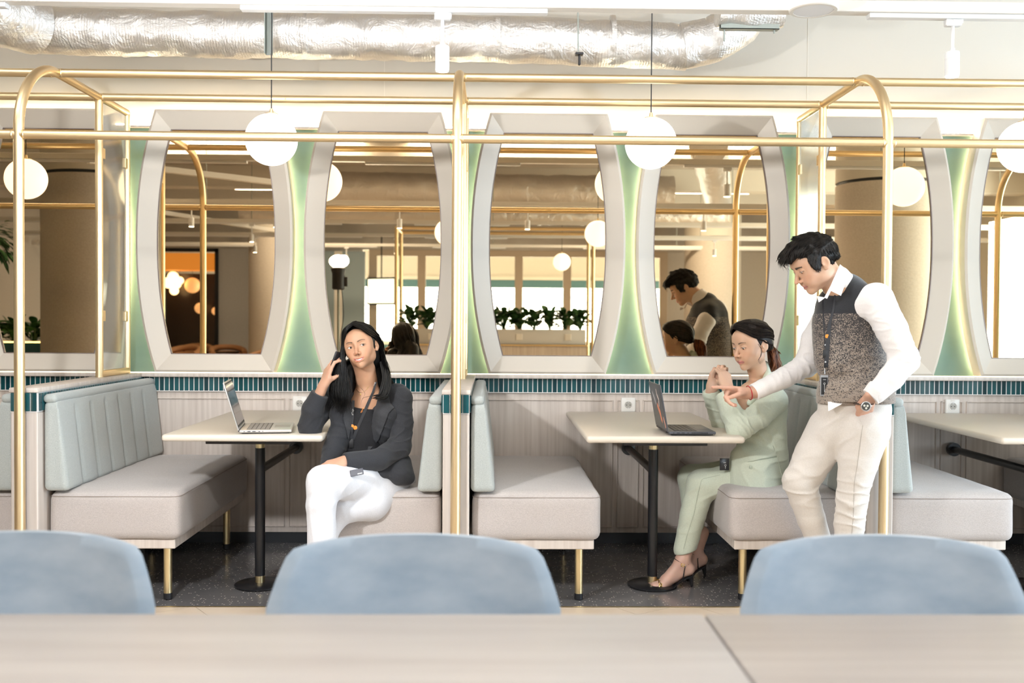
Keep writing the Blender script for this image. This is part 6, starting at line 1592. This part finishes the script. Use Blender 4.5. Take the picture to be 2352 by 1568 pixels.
    for (ank,heel,ball,toe,near) in ((a1,h1,b1,e1,True),(a2,h2,b2,e2,False)):
        ank,heel,ball,toe = map(Vector,(ank,heel,ball,toe)); sh = thing_part('sandal', t)
        hp_ = heel+Vector((.012,0,-.030)); bp_ = ball+Vector((0,0,-.026)); tp2 = toe+Vector((-.034,0,-.020)); zf = bp_.z
        b = MB(); prev = None
        prof = catmull([hp_+Vector((.006,0,.004)), hp_.lerp(bp_,.35)+Vector((0,0,.010)), hp_.lerp(bp_,.72)+Vector((0,0,-.004)), bp_, tp2],6)
        for i,p in enumerate(prof):
            u = i/(len(prof)-1); wd = .023+.018*math.sin(min(1,u*1.05)*PI*.72)*(1 if u<.85 else (1-u)/.15*.6+.4)
            ring = [b.bm.verts.new(p+Vector((0,-wd,0))), b.bm.verts.new(p+Vector((0,wd,0))), b.bm.verts.new(p+Vector((0,wd,-.007))), b.bm.verts.new(p+Vector((0,-wd,-.007)))]
            if prev:
                for a in range(4): b.bm.faces.new((prev[a],prev[(a+1)%4],ring[(a+1)%4],ring[a]))
            else: b.bm.faces.new(ring[::-1])
            prev = ring
        b.bm.faces.new(prev); b.build('sole', sl, sh, ang=50)
        fz = max(.013 if near else .004, bp_.z-.012); gx = hp_.x+.010
        MB().tube([hp_+Vector((-.004,0,-.002)), hp_+Vector((.002,0,-.020)), Vector((gx-.004,hp_.y,hp_.z-.05)), Vector((gx-.008,hp_.y,(0.002 if near else .002)))],[.016,.011,.0058,.0048],10).build('heel', sl, sh)
        b = MB()
        def loop(c, ax, r1, r2, a0=0, a1_=360, rad=.0042):
            ax = Vector(ax).normalized(); e_1 = Vector((0,1,0)); e_2 = ax.cross(e_1).normalized(); pts = []
            for i in range(21):
                a = math.radians(a0+(a1_-a0)*i/20); pts.append(c+e_1*math.cos(a)*r1+e_2*math.sin(a)*r2)
            b.tube(pts, rad, 6, True, .45)
        loop(ank+Vector((-.003,0,-.004)), (.45,0,1), .034,.038); 
        b.tube([ank+Vector((.022,-.026,.010)), ank+Vector((.004,-.033,-.020)), hp_.lerp(bp_,.30)+Vector((0,-.024,.012))], .0040, 6, True, .5); b.tube([ank+Vector((.036,-.005,.008)), ank+Vector((.020,-.030,-.008)), ank+Vector((.002,-.034,-.018))], .0036, 6, True, .5)
        loop(bp_+Vector((-.004,0,.018)), (1,0,.25), .039,.030,0,180,.0045)
        b.build('strap', sl, sh)
        if near:
            q = ank+Vector((-.006,-.036,-.010)); MB().box(q.x-.009,q.x+.009,q.y-.002,q.y+.001,q.z+.0035,q.z+.0065).box(q.x-.009,q.x+.009,q.y-.002,q.y+.001,q.z-.0065,q.z-.0035).box(q.x-.009,q.x-.006,q.y-.002,q.y+.001,q.z-.0065,q.z+.0065).box(q.x+.006,q.x+.009,q.y-.002,q.y+.001,q.z-.0065,q.z+.0065).build('buckle', gold, sh)
        b = MB()
        for i in range(8):
            a = math.radians(8+24*i); c = bp_+Vector((-.012,0,.020))+Vector((0,-math.cos(a)*.040,math.sin(a)*.030))
            b.tube([c+Vector((math.cos(q_)*.0065,-math.cos(a+1.57)*math.sin(q_)*.0075,math.sin(a+1.57)*math.sin(q_)*.0075)) for q_ in [j*PI/5 for j in range(11)]], .0020, 6, False)
        b.build('chain', gold, sh)
    # ---- hair
    hm = hair_mat('dark_brown_hair', (.006,.0045,.004), (.022,.014,.011), .34); po = hair_mat('copper_tipped_hair', (.05,.014,.006), (.30,.10,.035), .4)
    hs = Sdf(); hs.add(H.e((0,-.016,.038),(.0805,.098,.086)), .01); hs.add(H.e((0,-.060,.0),(.060,.050,.060)), .03)
    hs.sub(H.e((.0,.118,-.020),(.080,.078,.096)), .012); hs.sub(H.e((0,.0,-.085),(.12,.090,.075)), .012)
    for x in (-1,1): hs.sub(H.e((x*.088,-.008,-.008),(.020,.019,.029)), .006)
    n_ = sines(71, 70, 9, (1,1,1)); hs.warp(lambda p: .0018*n_(p))
    hair = sdf_obj('hair', hs, .003, hm, t)
    def hp(x,y,z): return Vector(H.W((x,y,z)))
    tie = Vector((1.3086, 4.74, 1.1388)); rnd = random.Random(3); b = MB()
    for sx in (-1,1):
        g = [[hp(.020,.080,.100), hp(sx*.045,.072,.075) if sx<0 else hp(.052,.070,.078), hp(sx*.074,.030,.040), hp(sx*.080,-.030,.030), hp(sx*.055,-.085,.008), tie],
             [hp(.020,.070,.112), hp(.020+sx*.042,.050,.104), hp(sx*.074,.010,.068), hp(sx*.078,-.045,.055), hp(sx*.048,-.098,.022), tie+Vector((0,0,.006))],
             [hp(.018,.045,.122), hp(.018+sx*.035,.020,.118), hp(sx*.062,-.020,.096), hp(sx*.062,-.065,.075), hp(sx*.036,-.108,.036), tie+Vector((0,0,.008))],
             [hp(.014,.0,.126), hp(.010+sx*.020,-.030,.120), hp(sx*.035,-.070,.098), hp(sx*.025,-.100,.070), hp(sx*.015,-.115,.040), tie+Vector((0,0,.010))]]
        hair_sheet(b, g, 230, .0028, .0018, rnd, wave=0, m=5, taper=.7)
        b_ = [[hp(sx*.076,.022,.030), hp(sx*.083,.006,.026), hp(sx*.082,-.034,-.004), hp(sx*.055,-.080,-.018), tie+Vector((0,0,-.004))],
              [hp(sx*.078,-.032,.010), hp(sx*.078,-.040,-.012), hp(sx*.068,-.060,-.030), hp(sx*.045,-.082,-.032), tie+Vector((0,0,-.008))]]
        hair_sheet(b, b_, 60, .0026, .0015, rnd, wave=0, m=5, taper=.7)
    b.build('hair_locks', hm, hair, ang=80)
    b = MB(); T = [Vector(p) for p in ((1.3275, 4.74, 1.1389),(1.3448, 4.74, 1.091),(1.3615, 4.73, 1.029))]
    g = [[tie, Vector((1.326, 4.72, 1.1435)), Vector((1.3476, 4.7, 1.1214)), Vector((1.3628, 4.7, 1.0718)), Vector((1.3673, 4.7, 1.0346))],
         [tie, Vector((1.3219, 4.72, 1.1331)), Vector((1.3285, 4.69, 1.0968)), Vector((1.3352, 4.69, 1.0556)), Vector((1.3314, 4.69, 1.0204))],
         [tie, Vector((1.3291, 4.76, 1.1195)), Vector((1.3365, 4.77, 1.0794)), Vector((1.337, 4.77, 1.0374)), Vector((1.3302, 4.76, 1.0148))],
         [tie, Vector((1.3471, 4.78, 1.138)), Vector((1.3757, 4.79, 1.1063)), Vector((1.3847, 4.79, 1.0579)), Vector((1.3739, 4.78, 1.014))]]
    hair_sheet(b, g+[g[0]], 230, .0034, .0040, rnd, wave=.008, wfreq=1.3, m=6)
    hair_sheet(b, [[tie, Vector((1.3421, 4.74, 1.141)), Vector((1.3654, 4.74, 1.1203)), Vector((1.3802, 4.74, 1.1079))]]*2, 20, .002, .003, rnd, m=6)
    b.build('ponytail', po, hair, ang=80)
    MB().lathe((0,0,0), [(.013,-.006),(.0165,0),(.013,.006)], 16, axis='x').build('hair_tie', blackp, hair).location = tie
    b = MB(); lock_tubes(b, [catmull([hp(-.080,.034,.012),hp(-.086,.026,-.014),hp(-.080,.030,-.045),hp(-.070,.040,-.065),hp(-.070,.030,-.085)],6), catmull([hp(-.080,.032,.014),hp(-.087,.022,-.016),hp(-.081,.028,-.044),hp(-.071,.036,-.062),hp(-.071,.028,-.078)],6)], .0011, 5, 1, .3)
    b.build('loose_strand', hm, hair)
    # necklace chain, bracelet and badge under the table
    q = Vector((1.0826, 4.6, 0.596)); bd = MB().box(q.x-.022,q.x+.022,q.y-.002,q.y+.002,q.z-.028,q.z+.028,.002,2).build('badge_holder', MATS['phone_dark'] if 'phone_dark' in MATS else blackp, t)
    b = MB(); b.tube([(q.x+.004+math.cos(a)*.004,q.y-.003,q.z-.004+math.sin(a)*.004) for a in [i*PI/6 for i in range(13)]], .0007,5,False).box(q.x+.0034,q.x+.0046,q.y-.0032,q.y-.002,q.z-.020,q.z-.008).box(q.x-.006,q.x+.006,q.y-.0032,q.y-.002,q.z+.008,q.z+.0095); b.build('key_emblem', MATS.get('white_print') or mat('white_print',(.75,.75,.75),.5), bd, smooth=False)
    b = MB(); bw = Vector((1.0973, 4.6, 0.9408)); b.tube([bw+Vector((math.cos(a)*.024,math.sin(a)*.020,0)) for a in [i*PI/10 for i in range(21)]], .0010, 5, False); b.build('bracelet', gold, t)
    return t
w1 = build_woman_phone()
w2 = build_woman_green()
